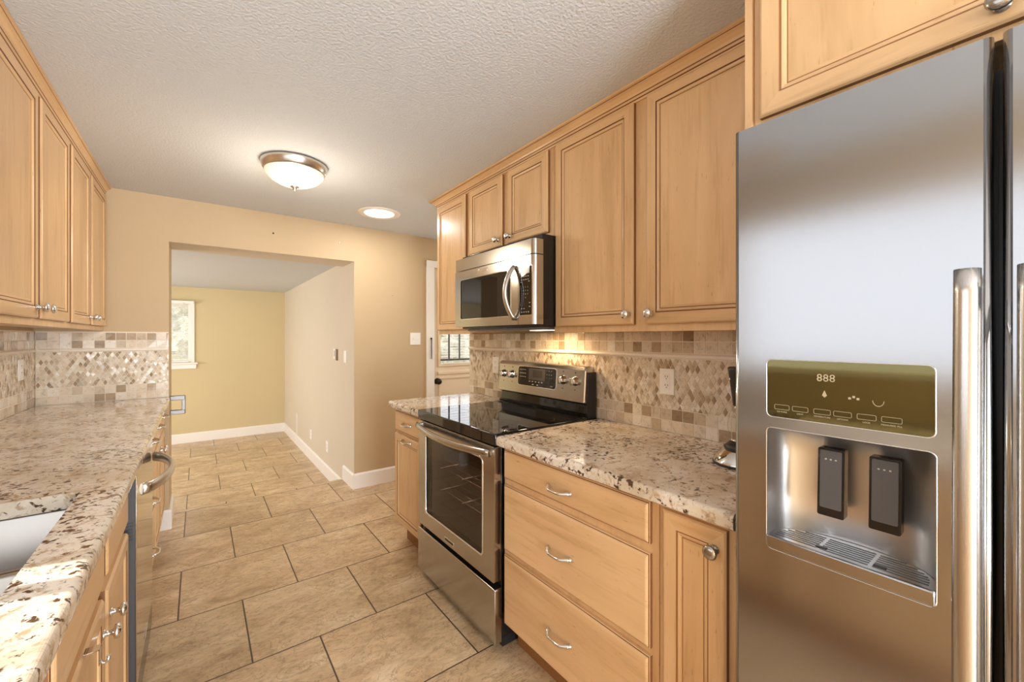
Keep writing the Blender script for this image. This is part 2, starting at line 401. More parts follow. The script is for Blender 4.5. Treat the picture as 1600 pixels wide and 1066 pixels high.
# beige jamb and long right wall of the family room: one plane
mb = MB(); mb.box(OX1-0.002, OX1+0.10, YW+0.004, YE, ZF, 2.04); struct('wall_family_right', mb, 'wall_beige')
mb = MB()
WX0, WX1, WZ0, WZ1 = -0.95, -0.085, 0.985, 1.795
mb.box(-3.1, WX0, YE, YE+0.1, ZF, 2.04); mb.box(WX1, 1.2, YE, YE+0.1, ZF, 2.04)
mb.box(WX0, WX1, YE, YE+0.1, ZF, WZ0); mb.box(WX0, WX1, YE, YE+0.1, WZ1, 2.04)
struct('wall_family_back', mb, 'wall_family')
mb = MB(); mb.box(-3.1, XL-0.1, YB-0.1, YB, ZF, 2.04); struct('wall_family_front', mb, 'wall_family')
mb = MB()
for a in ((-3.1, -3.0, YB, 4.6, ZF, 2.04), (-3.1, -3.0, 6.5, YE, ZF, 2.04), (-3.1, -3.0, 4.6, 6.5, ZF, 0.5), (-3.1, -3.0, 4.6, 6.5, 1.8, 2.04)): mb.box(*a)
struct('wall_family_left', mb, 'wall_family')
# left kitchen wall with the sink window
SY0, SY1, SZ0, SZ1 = -0.45, 1.33, 1.12, 2.02
mb = MB()
for a in ((YN, SY0, 0, ZC), (SY1, YW, 0, ZC), (SY0, SY1, 0, SZ0), (SY0, SY1, SZ1, ZC)): mb.box(XL-0.1, XL, *a)
struct('wall_left', mb, 'wall')
mb = MB(); mb.box(XR, XR+0.14, YN, 2.69, 0, ZC, 0.003); struct('wall_right', mb, 'wall')
mb = MB()
for a in ((2.3, 2.5, 0, ZC), (3.5, YB, 0, ZC), (2.5, 3.5, 0, 0.95), (2.5, 3.5, 2.05, ZC)): mb.box(XA, XA+0.1, *a)
mb.box(XR+0.14, XA, 2.2, 2.3, 0, ZC); struct('wall_entry', mb, 'wall')
mb = MB()
for a in ((XL-0.1, -0.6, 0, ZC), (1.44, XR+0.1, 0, ZC), (-0.6, 1.44, 2.26, ZC), (-0.6, 1.44, 0, 0.02)): mb.box(a[0], a[1], YN-0.1, YN, a[2], a[3])
struct('wall_back', mb, 'wall')
# baseboards
def base_profile(side, a, b, at, z0, hgt=0.132, t=0.016, mb=None):
    # side: outward normal ('-y','+y','-x','+x'), run a..b along the other axis, wall plane at 'at'
    mb = mb or MB(); prof = [(0, 0), (t, 0), (t, hgt-0.014), (t*0.55, hgt-0.004), (t*0.3, hgt), (0, hgt)]
    sgn = -1 if side[0] == '-' else 1
    if side[1] == 'y': pts = [(a, at+sgn*o, z0+z) for o, z in prof]; d = (b-a, 0, 0)
    else: pts = [(at+sgn*o, a, z0+z) for o, z in prof]; d = (0, b-a, 0)
    return mb.prism(pts, d)
mb = base_profile('-y', OX1-0.0018, 1.765, YW, 0); struct('baseboard_far', mb, 'trim')
mb = base_profile('-x', YW-0.016, YB-0.01, OX1-0.002, 0); struct('baseboard_opening_right', mb, 'trim')
mb = base_profile('-y', -0.25, OX0+0.016, YW, 0); base_profile('+x', YW-0.0, YB, OX0, 0, mb=mb); struct('baseboard_opening_left', mb, 'trim')
mb = base_profile('-y', -3.0, OX1-0.002, YE, ZF); struct('baseboard_family_back', mb, 'trim')
mb = base_profile('-x', YB, YE, OX1-0.002, ZF); struct('baseboard_family_right', mb, 'trim')
# ------------------------------------------------------------------ windows and back door
def sash_window(name, axis, at, a0, a1, z0, z1, inward, mull=1):
    # frame ring, sash bars and pane in the wall opening; axis 'x' = wall plane x const, runs along y
    def bx(m, u0, u1, d0, d1, w0, w1, bev=0.002):
        if axis == 'x': m.box(at+inward*d0, at+inward*d1, u0, u1, w0, w1, bev)
        else: m.box(u0, u1, at+inward*d0, at+inward*d1, w0, w1, bev)
    f = MB()
    for u0, u1, w0, w1 in ((a0, a0+0.035, z0, z1), (a1-0.035, a1, z0, z1), (a0+0.035, a1-0.035, z0, z0+0.035), (a0+0.035, a1-0.035, z1-0.035, z1)): bx(f, u0, u1, -0.09, -0.02, w0, w1)
    root = struct(name, f, 'trim')
    for k in range(mull):
        c = a0+(a1-a0)*((k+1)/(mull+1) if name != 'window_2' else 0.921); m = MB(); bx(m, c-0.02, c+0.02, -0.08, -0.03, z0+0.035, z1-0.035); struct('mullion', m, 'trim', root)
    g = MB(); bx(g, a0+0.03, a1-0.03, -0.058, -0.054, z0+0.03, z1-0.03, 0); struct('pane', g, 'pane', root)
    return root
w1 = sash_window('window_1', 'y', YE, WX0, WX1, WZ0, WZ1, -1)
m = MB(); c = 0.048
m.box(WX1-0.004, WX1+c-0.01, YE-0.016, YE-0.001, WZ0-0.01, WZ1+c, 0.003); m.box(WX0-c, WX0+0.004, YE-0.016, YE-0.001, WZ0-0.01, WZ1+c, 0.003); m.box(WX0-c, WX1+c-0.01, YE-0.018, YE-0.001, WZ1-0.004, WZ1+c, 0.003)
struct('casing', m, 'trim', w1)
m = MB(); m.box(WX0-0.08, WX1+0.075, YE-0.055, YE+0.02, WZ0-0.032, WZ0-0.006, 0.006); m.box(WX0-0.06, WX1+0.058, YE-0.018, YE-0.001, WZ0-0.095, WZ0-0.032, 0.003)
struct('sill', m, 'trim', w1)
bl = thing('window_blind', 'white horizontal slat blind hanging in the far room window', 'window blind', ((WX0+WX1)/2, YE-0.03, WZ0))
m = MB(); m.box(WX0-0.035, WX1+0.03, YE-0.062, YE-0.02, WZ1+0.01, WZ1+0.048, 0.003); obj('headrail', m, 'white_plastic', bl)
m = MB(); nsl = 38
for k in range(nsl):
    z = WZ0+0.03+(WZ1-WZ0-0.03)*k/(nsl-1); a = 0.010
    m.face([(WX0-0.02, YE-0.040-0.009, z-a*0.35), (WX1-0.03, YE-0.040-0.009, z-a*0.35), (WX1-0.03, YE-0.040+0.009, z+a*0.35), (WX0-0.02, YE-0.040+0.009, z+a*0.35)])
o = obj('slats', m, 'white_plastic', bl, normals=False)
m = MB(); m.box(WX0-0.02, WX1-0.03, YE-0.05, YE-0.03, WZ0+0.0, WZ0+0.018, 0.003); obj('bottom_rail', m, 'white_plastic', bl)
m = MB(); m.tube([(WX1-0.085, YE-0.066, WZ1+0.02), (WX1-0.085, YE-0.066, WZ1-0.42)], 0.003, 6); obj('tilt_wand', m, 'white_plastic', bl)
m = MB(); m.tube([(WX1-0.22, YE-0.052, WZ1+0.01), (WX1-0.22, YE-0.052, WZ0)], 0.0018, 6); obj('ladder_cord', m, 'white_plastic', bl)
sash_window('window_2', 'x', XL, SY0, SY1, SZ0, SZ1, 1)
sash_window('added_rear_window', 'y', YN, -0.6, 1.44, 0.02, 2.26, 1)  # unseen glazing behind the camera, added to light the kitchen
sash_window('window_4', 'x', -3.0, 4.6, 6.5, 0.5, 1.8, 1)
sash_window('added_entry_window', 'x', XA, 2.5, 3.5, 0.95, 2.05, -1)  # unseen alcove window, added to bring in light
# back door beside the cabinets
YD = YW+0.035
m = MB()
gx0, gx1, gz0, gz1 = 1.945, 2.57, 1.065, 1.86
m.plate([(DX0, YD, 0.005), (DX1, YD, 0.005), (DX1, YD, DZ), (DX0, YD, DZ)], [[(gx0, YD, gz0), (gx1, YD, gz0), (gx1, YD, gz1), (gx0, YD, gz1)]], (0, 0.044, 0))
dr = struct('door_1', m, 'door_paint')
m = MB()
for a in ((gx0-0.028, gx0, gz0-0.03, gz1+0.03), (gx1, gx1+0.028, gz0-0.03, gz1+0.03), (gx0, gx1, gz0-0.03, gz0), (gx0, gx1, gz1, gz1+0.03)): m.box(a[0], a[1], YD-0.012, YD-0.0005, a[2], a[3], 0.004)
struct('glass_frame', m, 'door_paint', dr)
m = MB(); m.box(gx0, gx1, YD+0.02, YD+0.024, gz0, gz1); struct('pane', m, 'pane', dr)
m = MB()
for z0, z1 in ((0.14, 0.93),):
    x0, x1 = gx0-0.02, gx1+0.02
    for a in ((x0, x1, z1-0.022, z1), (x0, x1, z0, z0+0.022), (x0, x0+0.022, z0+0.022, z1-0.022), (x1-0.022, x1, z0+0.022, z1-0.022)): m.box(a[0], a[1], YD-0.010, YD-0.0005, a[2], a[3], 0.004)
m.box(gx0-0.03, gx1+0.03, YD-0.014, YD-0.0005, 0.955, 0.985, 0.004)
struct('panel_moulding', m, 'door_paint', dr)
m = MB(); m.lathe((1.905, YD, 0.89), (0, -1, 0), [(0, 0.030), (0.006, 0.030), (0.010, 0.014), (0.032, 0.012), (0.038, 0.024), (0.052, 0.030), (0.066, 0.024), (0.070, 0.008)], 20); struct('door_knob', m, 'bronze', dr)
m = MB()
m.box(DX0-0.083, DX0+0.002, YW-0.018, YW-0.0005, 0, DZ+0.065, 0.004); m.box(DX1-0.002, DX1+0.08, YW-0.018, YW-0.0005, 0, DZ+0.065, 0.004); m.box(DX0-0.083, DX1+0.08, YW-0.019, YW-0.0006, DZ-0.002, DZ+0.065, 0.004)
struct('trim_door_casing', m, 'trim')
db = thing('door_blind', 'white slat blind with two dark ladder tapes on the back door glass', 'window blind', ((gx0+gx1)/2, YD-0.02, gz0))
m = MB()
for k in range(26):
    z = gz0+0.07+(gz1-gz0-0.1)*k/25
    m.face([(gx0+0.004, YD-0.026, z-0.004), (gx1-0.004, YD-0.026, z-0.004), (gx1-0.004, YD-0.006, z+0.004), (gx0+0.004, YD-0.006, z+0.004)])
obj('slats', m, 'white_plastic', db, normals=False)
m = MB(); m.box(gx0+0.002, gx1-0.002, YD-0.03, YD-0.004, gz0+0.028, gz0+0.048, 0.003); obj('bottom_rail', m, 'dark_grey', db)
for x in (2.027, 2.148, 2.42):
    m = MB(); m.box(x-0.009, x+0.009, YD-0.031, YD-0.0285, gz0+0.03, gz1, 0); obj('ladder_tape', m, 'dark_grey', db)
m = MB(); m.box(gx0, gx1, YD-0.032, YD-0.001, gz1-0.03, gz1, 0.002); obj('headrail', m, 'white_plastic', db)
ch = MB()
for k in range(11):
    z = 1.305-k*0.0175; a = (k % 2)*H
    pts = [(1.818+0.005*math.cos(t)*math.cos(a), YW-0.026+0.005*math.cos(t)*math.sin(a), z+0.011*math.sin(t)) for t in [2*math.pi*i/10 for i in range(11)]]
    ch.tube(pts, 0.0022, 5, up=(math.sin(a), -math.cos(a), 0.001))
ch.lathe((1.818, YW-0.018, 1.318), (0, -1, 0), [(0, 0.009), (0.006, 0.009), (0.012, 0.004)], 10)
tag(obj('door_chain', ch, 'bronze'), 'dark metal chain hanging on the white casing of the back door', 'door chain')

# ------------------------------------------------------------------ tile backsplash
def clip(poly, u0, u1, v0, v1):
    for ax, lim, keep in ((0, u0, 1), (0, u1, -1), (1, v0, 1), (1, v1, -1)):
        out = []
        for i in range(len(poly)):
            a, b = poly[i-1], poly[i]; ia, ib = keep*(a[ax]-lim) >= -1e-9, keep*(b[ax]-lim) >= -1e-9
            if ia != ib:
                t = (lim-a[ax])/(b[ax]-a[ax]); out.append((a[0]+t*(b[0]-a[0]), a[1]+t*(b[1]-a[1])))
            if ib: out.append(b)
        poly = out
        if len(poly) < 3: return []
    return poly
def backsplash(name, mp, u0, u1, ztop, ulow=None, ustart=0.0):
    # mp(u, v, d): point at run u, height v, d out of the wall
    t = MB(); p = 0.0505; g = 0.0020; Z0 = 0.9155
    def put(poly, dep=0.0077, jit=0.0009):
        a = [mp(x, y, 0.0045) for x, y in poly]; b = [mp(x, y, dep+random.uniform(-jit, jit)) for x, y in poly]
        t.loops([a, b], 0, True, False, False, True)
    def squares(z):
        k = 0; u = u0+ustart
        while u < u1-0.004:
            q = clip([(u+g, z+g), (u+p-g, z+g), (u+p-g, z+p-g), (u+g, z+p-g)], u0, u1, 0, ztop)
            if len(q) >= 3 and (max(x for x, _ in q)-min(x for x, _ in q)) > 0.006: put(q)
            u += p
    for z in (Z0, Z0+p): squares(z)
    zl = Z0+2*p; zh = 1.236; dw, dh = 0.0225, 0.0395
    nrow = int((zh-zl)/(dh/2))+2
    for r in range(nrow):
        cz = zl+r*dh/2; cu = u0-(dw/2 if r % 2 else 0)
        while cu < u1+dw:
            q = [(cu+dw/2-0.0013, cz), (cu, cz+dh/2-0.0021), (cu-dw/2+0.0013, cz), (cu, cz-dh/2+0.0021)]
            q = clip(q, u0+0.001, u1-0.001, zl+0.001, zh-0.001)
            if len(q) >= 3 and (max(x for x, _ in q)-min(x for x, _ in q)) > 0.004 and (max(y for _, y in q)-min(y for _, y in q)) > 0.004: put(q, 0.0074, 0.0016)
            cu += dw
    for z in (1.2585, 1.2585+p): squares(z)
    gr = MB(); a = [mp(u0, 0.9145, 0.0004), mp(u1, 0.9145, 0.0004), mp(u1, ztop, 0.0004), mp(u0, ztop, 0.0004)]
    b = [mp(u0, 0.9145, 0.0056), mp(u1, 0.9145, 0.0056), mp(u1, ztop, 0.0056), mp(u0, ztop, 0.0056)]
    gr.loops([a, b], 0, True, False, True, True)
    root = struct(name, gr, 'grout')
    struct('tile_field', t, 'tile', root)
    l = MB(); prof = [(0.0056, 1.2375), (0.012, 1.239), (0.0155, 1.243), (0.0165, 1.247), (0.0155, 1.251), (0.012, 1.2555), (0.0056, 1.257)]
    l.loops([[mp(u0, z, d) for d, z in prof], [mp(u1, z, d) for d, z in prof]], 0, False, True); struct('pencil_liner', l, 'liner', root)
    return root
backsplash('trim_backsplash_right', lambda u, v, d: (XR-d, u, v), 0.4555, 2.69, 1.353)
backsplash('trim_backsplash_far', lambda u, v, d: (u, YW-d, v), XL+0.009, OX0-0.001, 1.366, ustart=0.0)
backsplash('trim_backsplash_left', lambda u, v, d: (XL+d, u, v), 1.56, YW-0.0005, 1.366)

# ------------------------------------------------------------------ cabinet parts
KNOB = [(0, 0.0115), (0.003, 0.0115), (0.005, 0.0068), (0.013, 0.0055), (0.018, 0.0085), (0.0205, 0.0160), (0.0255, 0.0182), (0.030, 0.0160), (0.0335, 0.0088), (0.0345, 0.002)]
def knob(parent, face_x, s, y, z, mat='chrome'):
    m = MB(); m.lathe((face_x, y, z), (s, 0, 0), KNOB, 20); return obj('knob', m, mat, parent)
def pull(parent, face_x, s, y, z, L=0.105, mat='chrome'):
    # bow pull: two flared feet and a bar bowed outwards, pinched in the middle
    m = MB(); n = 20; pts = []; rad = []
    for i in range(n+1):
        t = i/n; k = math.sin(math.pi*t)
        out = 0.003+0.026*min(1.0, k*1.35)**0.8; yy = y-L/2+L*t
        pts.append((face_x+s*out, yy, z-0.004*k)); rad.append(0.0064-0.0016*k+0.0022*(abs(2*t-1)**6))
    m.tube(pts, rad, 8)
    for e in (-1, 1): m.lathe((face_x, y+e*L/2, z), (s, 0, 0), [(0, 0.0085), (0.003, 0.0085), (0.007, 0.006), (0.012, 0.004)], 12)
    return obj('pull', m, mat, parent)
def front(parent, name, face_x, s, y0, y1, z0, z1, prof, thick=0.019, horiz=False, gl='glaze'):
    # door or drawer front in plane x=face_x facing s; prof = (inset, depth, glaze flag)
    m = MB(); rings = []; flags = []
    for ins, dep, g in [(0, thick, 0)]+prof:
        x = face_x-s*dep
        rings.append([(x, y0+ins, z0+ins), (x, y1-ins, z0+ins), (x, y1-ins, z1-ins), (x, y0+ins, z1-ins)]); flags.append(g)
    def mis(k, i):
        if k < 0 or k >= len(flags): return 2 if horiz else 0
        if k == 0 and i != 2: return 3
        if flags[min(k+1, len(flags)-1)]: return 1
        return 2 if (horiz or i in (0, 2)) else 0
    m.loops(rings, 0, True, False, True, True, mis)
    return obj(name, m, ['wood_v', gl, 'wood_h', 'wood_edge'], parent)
STILE = 0.046
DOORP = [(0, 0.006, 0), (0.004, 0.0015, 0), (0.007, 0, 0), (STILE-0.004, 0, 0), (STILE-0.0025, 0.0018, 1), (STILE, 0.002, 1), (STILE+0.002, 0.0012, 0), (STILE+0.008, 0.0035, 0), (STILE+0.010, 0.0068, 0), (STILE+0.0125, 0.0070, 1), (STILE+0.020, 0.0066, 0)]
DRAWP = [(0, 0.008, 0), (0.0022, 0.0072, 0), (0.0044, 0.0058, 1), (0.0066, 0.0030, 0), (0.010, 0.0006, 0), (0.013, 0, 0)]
def carcass(parent, xf, s, y0, y1, z0, z1, depth, fr=0.019):
    # box behind the face frame; s is the way the front faces
    m = MB(); m.box(xf-s*fr, xf-s*depth, y0+0.001, y1-0.001, z0+0.012, z1, 0.001); obj('carcass', m, 'wood_x' if False else 'wood_v', parent)
    m = MB(); m.box(xf, xf-s*fr, y0, y1, z0, z1, 0.0015); return obj('face_frame', m, 'wood_v', parent)

# right wall cabinets
XRF = 1.375; XRD = 1.356; RT = XR
UB, UT = 1.350, 2.250
DR = 0.262
c1 = thing('wall_cabinet', 'narrow single door maple wall cabinet at the far end beside the microwave', 'cabinet', (XRF, 2.47, UB), 'maple wall cabinets on the right')
carcass(c1, XRF, -1, 2.262, 2.684, UB, 2.30, DR)
front(c1, 'door', XRD, -1, 2.290, 2.680, 1.378, 2.245, DOORP)
c2 = thing('wall_cabinet', 'short two door maple wall cabinet above the microwave', 'cabinet', (XRF, 1.87, 1.815), 'maple wall cabinets on the right')
carcass(c2, XRF, -1, 1.478, 2.260, 1.822, 2.30, DR)
for y0, y1, ky in ((1.888, 2.242, 1.945-0.018), (1.506, 1.836, 1.849+0.0)):
    d = front(c2, 'door', XRD, -1, y0, y1, 1.843, 2.245, DOORP)
    knob(d, XRD, -1, 1.925 if y0 > 1.8 else 1.812, 1.882)
c3 = thing('wall_cabinet', 'wide two door maple wall cabinet between microwave and fridge panel', 'cabinet', (XRF, 0.96, UB), 'maple wall cabinets on the right')
carcass(c3, XRF, -1, 0.456, 1.476, UB, 2.30, DR)
for y0, y1, ky in ((1.006, 1.452, 1.028), (0.500, 0.948, 0.926)):
    d = front(c3, 'door', XRD, -1, y0, y1, 1.378, 2.249, DOORP); knob(d, XRD, -1, ky, 1.418)
# crown mouldings
CP = [(0.0, 2.249, 0), (0.008, 2.2495, 0), (0.010, 2.256, 0), (0.0125, 2.2595, 1), (0.013, 2.2625, 0), (0.017, 2.266, 0), (0.0185, 2.2695, 1), (0.022, 2.277, 0), (0.034, 2.287, 0), (0.045, 2.292, 0), (0.046, 2.2945, 1), (0.054, 2.2965, 0), (0.055, 2.3040, 0), (0.0, 2.3040, 0)]
def crown(name, path, k=1.0):
    # path: list of (x, y, nx, ny) with the outward (mitred) offset direction
    m = MB(); rings = [[(x+nx*o*k, y+ny*o*k, z) for o, z, g in CP] for x, y, nx, ny in path]
    m.loops(rings, 0, True, False, True, True, lambda kk, i: 1 if 0 <= kk < len(rings) and CP[(i+1) % len(CP)][2] else 0)
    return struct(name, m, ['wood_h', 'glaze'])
crown('trim_crown_right', [(XRF-0.0003, 0.4555, -1, 0), (XRF-0.0003, 2.685, -1, 1), (XR-0.001, 2.685, 0, 1)])
# left wall cabinets
XLF = -0.492; XLD = -0.473
crown('trim_crown_left', [(XLF+0.0003, -0.2+1.05, 1, 0), (XLF+0.0003, YW-0.002, 1, 0)], 0.70)
def left_upper(y0, y1, doors, label, k0):
    t = thing('wall_cabinet', label, 'cabinet', (XLF, (y0+y1)/2, 1.37), 'maple wall cabinets on the left')
    carcass(t, XLF, 1, y0, y1, 1.372, 2.30, 0.295)
    for a, b, ky in doors:
        d = front(t, 'door', XLD, 1, a, b, 1.398, 2.236, DOORP); knob(d, XLD, 1, ky, 1.438)
left_upper(2.770, YW-0.012, [(2.805, 3.215, 3.190), (3.262, 3.690, 3.290)], 'two door maple wall cabinet nearest the far wall on the left', 0)
left_upper(1.840, 2.768, [(1.862, 2.285, 2.262), (2.325, 2.752, 2.350)], 'nearer two door maple wall cabinet on the left', 0)

# ------------------------------------------------------------------ base cabinets, right
XBF = 1.030; XBD = 1.011; CB = 0.150
def base_carcass(t, xf, s, y0, y1, depth=0.57, toe=0.07, top=0.872):
    m = MB(); m.box(xf-s*0.019, xf-s*depth, y0+0.001, y1-0.001, CB, top, 0.001); obj('carcass', m, 'wood_v', t)
    m = MB(); m.box(xf, xf-s*0.019, y0, y1, CB, top, 0.0015); obj('face_frame', m, 'wood_v', t)
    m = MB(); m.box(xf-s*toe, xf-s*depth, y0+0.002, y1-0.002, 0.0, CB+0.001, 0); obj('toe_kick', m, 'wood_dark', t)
t = thing('base_cabinet', 'narrow maple base cabinet with one drawer and one pull out door, beyond the range', 'cabinet', (XBF, 2.39, 0), 'maple base cabinets on the right')
base_carcass(t, XBF, -1, 2.182, 2.604)
d = front(t, 'drawer', XBD, -1, 2.205, 2.592, 0.733, 0.860, DRAWP, horiz=True); pull(d, XBD, -1, 2.395, 0.794)
d = front(t, 'door', XBD, -1, 2.205, 2.592, 0.155, 0.715, DOORP); pull(d, XBD, -1, 2.395, 0.690)
t = thing('base_cabinet', 'maple base cabinet with three stacked wide drawers beside the range', 'cabinet', (XBF, 1.04, 0), 'maple base cabinets on the right')
base_carcass(t, XBF, -1, 0.676, 1.412)
for z0, z1, pz in ((0.740, 0.860, 0.792), (0.443, 0.713, 0.567), (0.134, 0.422, 0.272)):
    d = front(t, 'drawer', XBD, -1, 0.698, 1.398, z0, z1, DRAWP, horiz=True); pull(d, XBD, -1, 1.060, pz, 0.108)
t = thing('base_cabinet', 'narrow maple base cabinet with one tall door and round knob beside the fridge', 'cabinet', (XBF, 0.56, 0), 'maple base cabinets on the right')
base_carcass(t, XBF, -1, 0.456, 0.674)
d = front(t, 'door', XBD, -1, 0.484, 0.656, 0.134, 0.856, DOORP, gl='glaze_light'); knob(d, XBD, -1, 0.510, 0.805, 'nickel_dark')
# fridge surround
m = MB(); m.box(1.045, XR-0.001, 0.4376, 0.4548, 0.0, ZC-0.001, 0.001); tag(obj('end_panel', m, 'wood_v'), 'tall maple end panel standing beside the steel refrigerator', 'cabinet panel')
t = thing('wall_cabinet', 'deep maple cabinet above the steel refrigerator', 'cabinet', (1.055, -0.04, 1.815))
m = MB(); m.box(1.074, XR-0.001, -0.518, 0.436, 1.83, ZC-0.001); obj('carcass', m, 'wood_v', t)
m = MB(); m.box(1.055, 1.074, -0.520, 0.4372, 1.817, ZC-0.001, 0.001); obj('face_frame', m, 'wood_v', t)
for y0, y1, ky in ((-0.023, 0.421, 0.055), (-0.490, -0.047, -0.13)):
    d = front(t, 'door', 1.037, -1, y0, y1, 1.836, 2.270, DOORP, gl='glaze_light'); knob(d, 1.037, -1, ky, 1.864, 'nickel_dark')

# ------------------------------------------------------------------ counters
def slab(m, x0, x1, y0, y1, z0=0.874, z1=0.914, edge=None, holes=()):
    # granite slab; rounded front edge on side edge ('-x' or '+x')
    n = 6; r = 0.012
    s = -1 if edge == '-x' else 1
    xe = x0 if edge == '-x' else x1; xb = x1 if edge == '-x' else x0
    prof = [(xb, z0), (xe-s*0.006, z0), (xe-s*0.001, z0+0.004), (xe, z0+0.010)]
    for k in range(n+1):
        a = math.radians(90*k/n); prof.append((xe-s*r+s*r*math.cos(a), z1-r+r*math.sin(a)))
    prof.append((xb, z1))
    if not holes: m.prism([(x, y0, z) for x, z in prof], (0, y1-y0, 0), smooth=False)
    return prof
m = MB(); slab(m, 0.989, XR-0.008, 0.456, 1.414, edge='-x')
tag(obj('countertop', m, 'granite', origin=(1.3, 0.9, 0.874)), 'long cream granite countertop between range and refrigerator', 'countertop', 'granite countertops')
m = MB(); slab(m, 0.989, XR-0.008, 2.178, 2.640, edge='-x')
tag(obj('countertop', m, 'granite', origin=(1.3, 2.4, 0.874)), 'short cream granite countertop beyond the range', 'countertop', 'granite countertops')
# left counter with sink cut-out
XLE = -0.160; kx0, kx1, ky0, ky1 = -0.665, -0.252, 0.80, 1.580
m = MB()
slab(m, kx1, XLE, -0.6, YW-0.009, edge='+x')
m.box(XL+0.008, kx1, ky1, YW-0.009, 0.874, 0.914); m.box(XL+0.008, kx1, -0.6, ky0, 0.874, 0.914); m.box(XL+0.008, kx0, ky0, ky1, 0.874, 0.914)
bmesh.ops.remove_doubles(m.bm, verts=m.bm.verts, dist=0.0002)
tag(obj('countertop', m, 'granite', origin=(-0.5, 1.5, 0.874)), 'long cream granite countertop with sink cut-out along the left', 'countertop', 'granite countertops')
sk = thing('sink', 'stainless double bowl undermount sink in the left countertop', 'sink', ((kx0+kx1)/2, (ky0+ky1)/2, 0.67))
def bowl(y0, y1, name):
    b = MB(); rings = []
    for ins, z, r in ((-0.012, 0.8735, 0.03), (0.0, 0.8735, 0.03), (0.003, 0.869, 0.035), (0.008, 0.72, 0.045), (0.020, 0.688, 0.05), (0.05, 0.680, 0.05), (0.12, 0.676, 0.03)):
        rings.append([(x, y, z) for x, y in rrect(kx0-0.004+ins, kx1+0.004-ins, y0+ins, y1-ins, r)])
    b.loops(rings, 0, True, True, False, True)
    p = obj(name, b, 'steel_sink', sk)
    dn = MB(); cx, cy = (kx0+kx1)/2, (y0+y1)/2; dn.lathe((cx, cy, 0.677), (0, 0, 1), [(0, 0.045), (0.003, 0.043), (0.0035, 0.034), (0.001, 0.03)], 20); obj('drain', dn, 'chrome', p)
bowl(1.232, ky1+0.003, 'bowl'); bowl(ky0-0.003, 1.205, 'bowl')

# ------------------------------------------------------------------ base cabinets and dishwasher, left
XKF = -0.205; XKD = -0.186
g = 'maple base cabinets on the left'
def lb(label, y0, y1):
    t = thing('base_cabinet', label, 'cabinet', (XKF, (y0+y1)/2, 0), g); return t
t = lb('maple sink base cabinet with two doors below false drawer fronts', 0.775, 1.886)
m = MB(); m.box(XKF-0.019, XL+0.01, 0.777, 1.884, CB, 0.66, 0.001); obj('carcass', m, 'wood_v', t)
m = MB(); m.box(XKF, XKF-0.019, 0.775, 1.886, CB, 0.872, 0.0015); obj('face_frame', m, 'wood_v', t)
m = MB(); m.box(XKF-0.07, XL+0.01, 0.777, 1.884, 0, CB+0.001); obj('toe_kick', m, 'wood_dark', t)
for a, b, ky in ((1.478, 1.872, 1.512), (0.985, 1.434, 1.408)):
    front(t, 'drawer_front', XKD, 1, a, b, 0.708, 0.858, DRAWP, horiz=True)
    d = front(t, 'door', XKD, 1, a, b, 0.160, 0.676, DOORP); knob(d, XKD, 1, ky, 0.600)
t = lb('nearest maple base cabinet under the left countertop before the sink', 0.02, 0.772)
base_carcass(t, XKF, 1, 0.02, 0.772, 0.57)
d = front(t, 'drawer', XKD, 1, 0.035, 0.757, 0.708, 0.858, DRAWP, horiz=True); pull(d, XKD, 1, 0.40, 0.79)
d = front(t, 'door', XKD, 1, 0.035, 0.757, 0.160, 0.676, DOORP); knob(d, XKD, 1, 0.07, 0.62)
t = lb('maple base cabinet with three stacked drawers just beyond the dishwasher', 2.504, 2.946)
base_carcass(t, XKF, 1, 2.504, 2.946)
for z0, z1, pz in ((0.718, 0.858, 0.812), (0.440, 0.700, 0.515), (0.155, 0.422, 0.262)):
    d = front(t, 'drawer', XKD, 1, 2.520, 2.930, z0, z1, DRAWP, horiz=True); pull(d, XKD, 1, 2.715, pz)
t = lb('maple base cabinet with two drawers over two doors at the far wall', 2.948, 3.714)
base_carcass(t, XKF, 1, 2.948, 3.712)
for a, b, ky in ((2.964, 3.318, 3.292), (3.344, 3.698, 3.372)):
    d = front(t, 'drawer', XKD, 1, a, b, 0.718, 0.858, DRAWP, horiz=True); pull(d, XKD, 1, (a+b)/2, 0.812)
    d = front(t, 'door', XKD, 1, a, b, 0.155, 0.700, DOORP); knob(d, XKD, 1, ky, 0.640)
dw = thing('dishwasher', 'stainless dishwasher with bowed handle under the left countertop', 'dishwasher', (-0.168, 2.2, 0))
m = MB(); m.box(-0.205, XL+0.05, 1.892, 2.500, 0.10, 0.866, 0.002); obj('tub', m, 'graphite', dw)
m = MB(); m.box(-0.1715, -0.204, 1.893, 2.499, 0.136, 0.864, 0.001, 0); dd = obj('door', m, 'edge_steel', dw)
m = MB(); m.box(-0.168, -0.1714, 1.893, 2.499, 0.136, 0.864, 0.0015, 0); obj('front_panel', m, 'steel_mirror', dd)
m = MB(); m.box(-0.17, -0.30, 1.896, 2.496, 0.02, 0.132, 0.002); obj('toe_panel', m, 'black_enamel', dw)
m = MB()
for k in range(6): m.box(-0.178, -0.195, 1.8915, 1.8935, 0.640+k*0.011, 0.646+k*0.011, 0)
obj('vent_slot', m, 'slot', dd)
m = MB(); n = 24; pts = []
for i in range(n+1):
    tt = i/n; pts.append((-0.160+0.072*math.sin(math.pi*tt)**0.62, 1.945+0.51*tt, 0.792))
m.tube(pts, 0.02, 12, flat=(0.50, 1.05)); obj('handle', m, 'nickel', dd)
m = MB(); m.box(-0.167, -0.1655, 2.15, 2.24, 0.150, 0.166, 0.0005); obj('badge', m, 'chrome', dd)
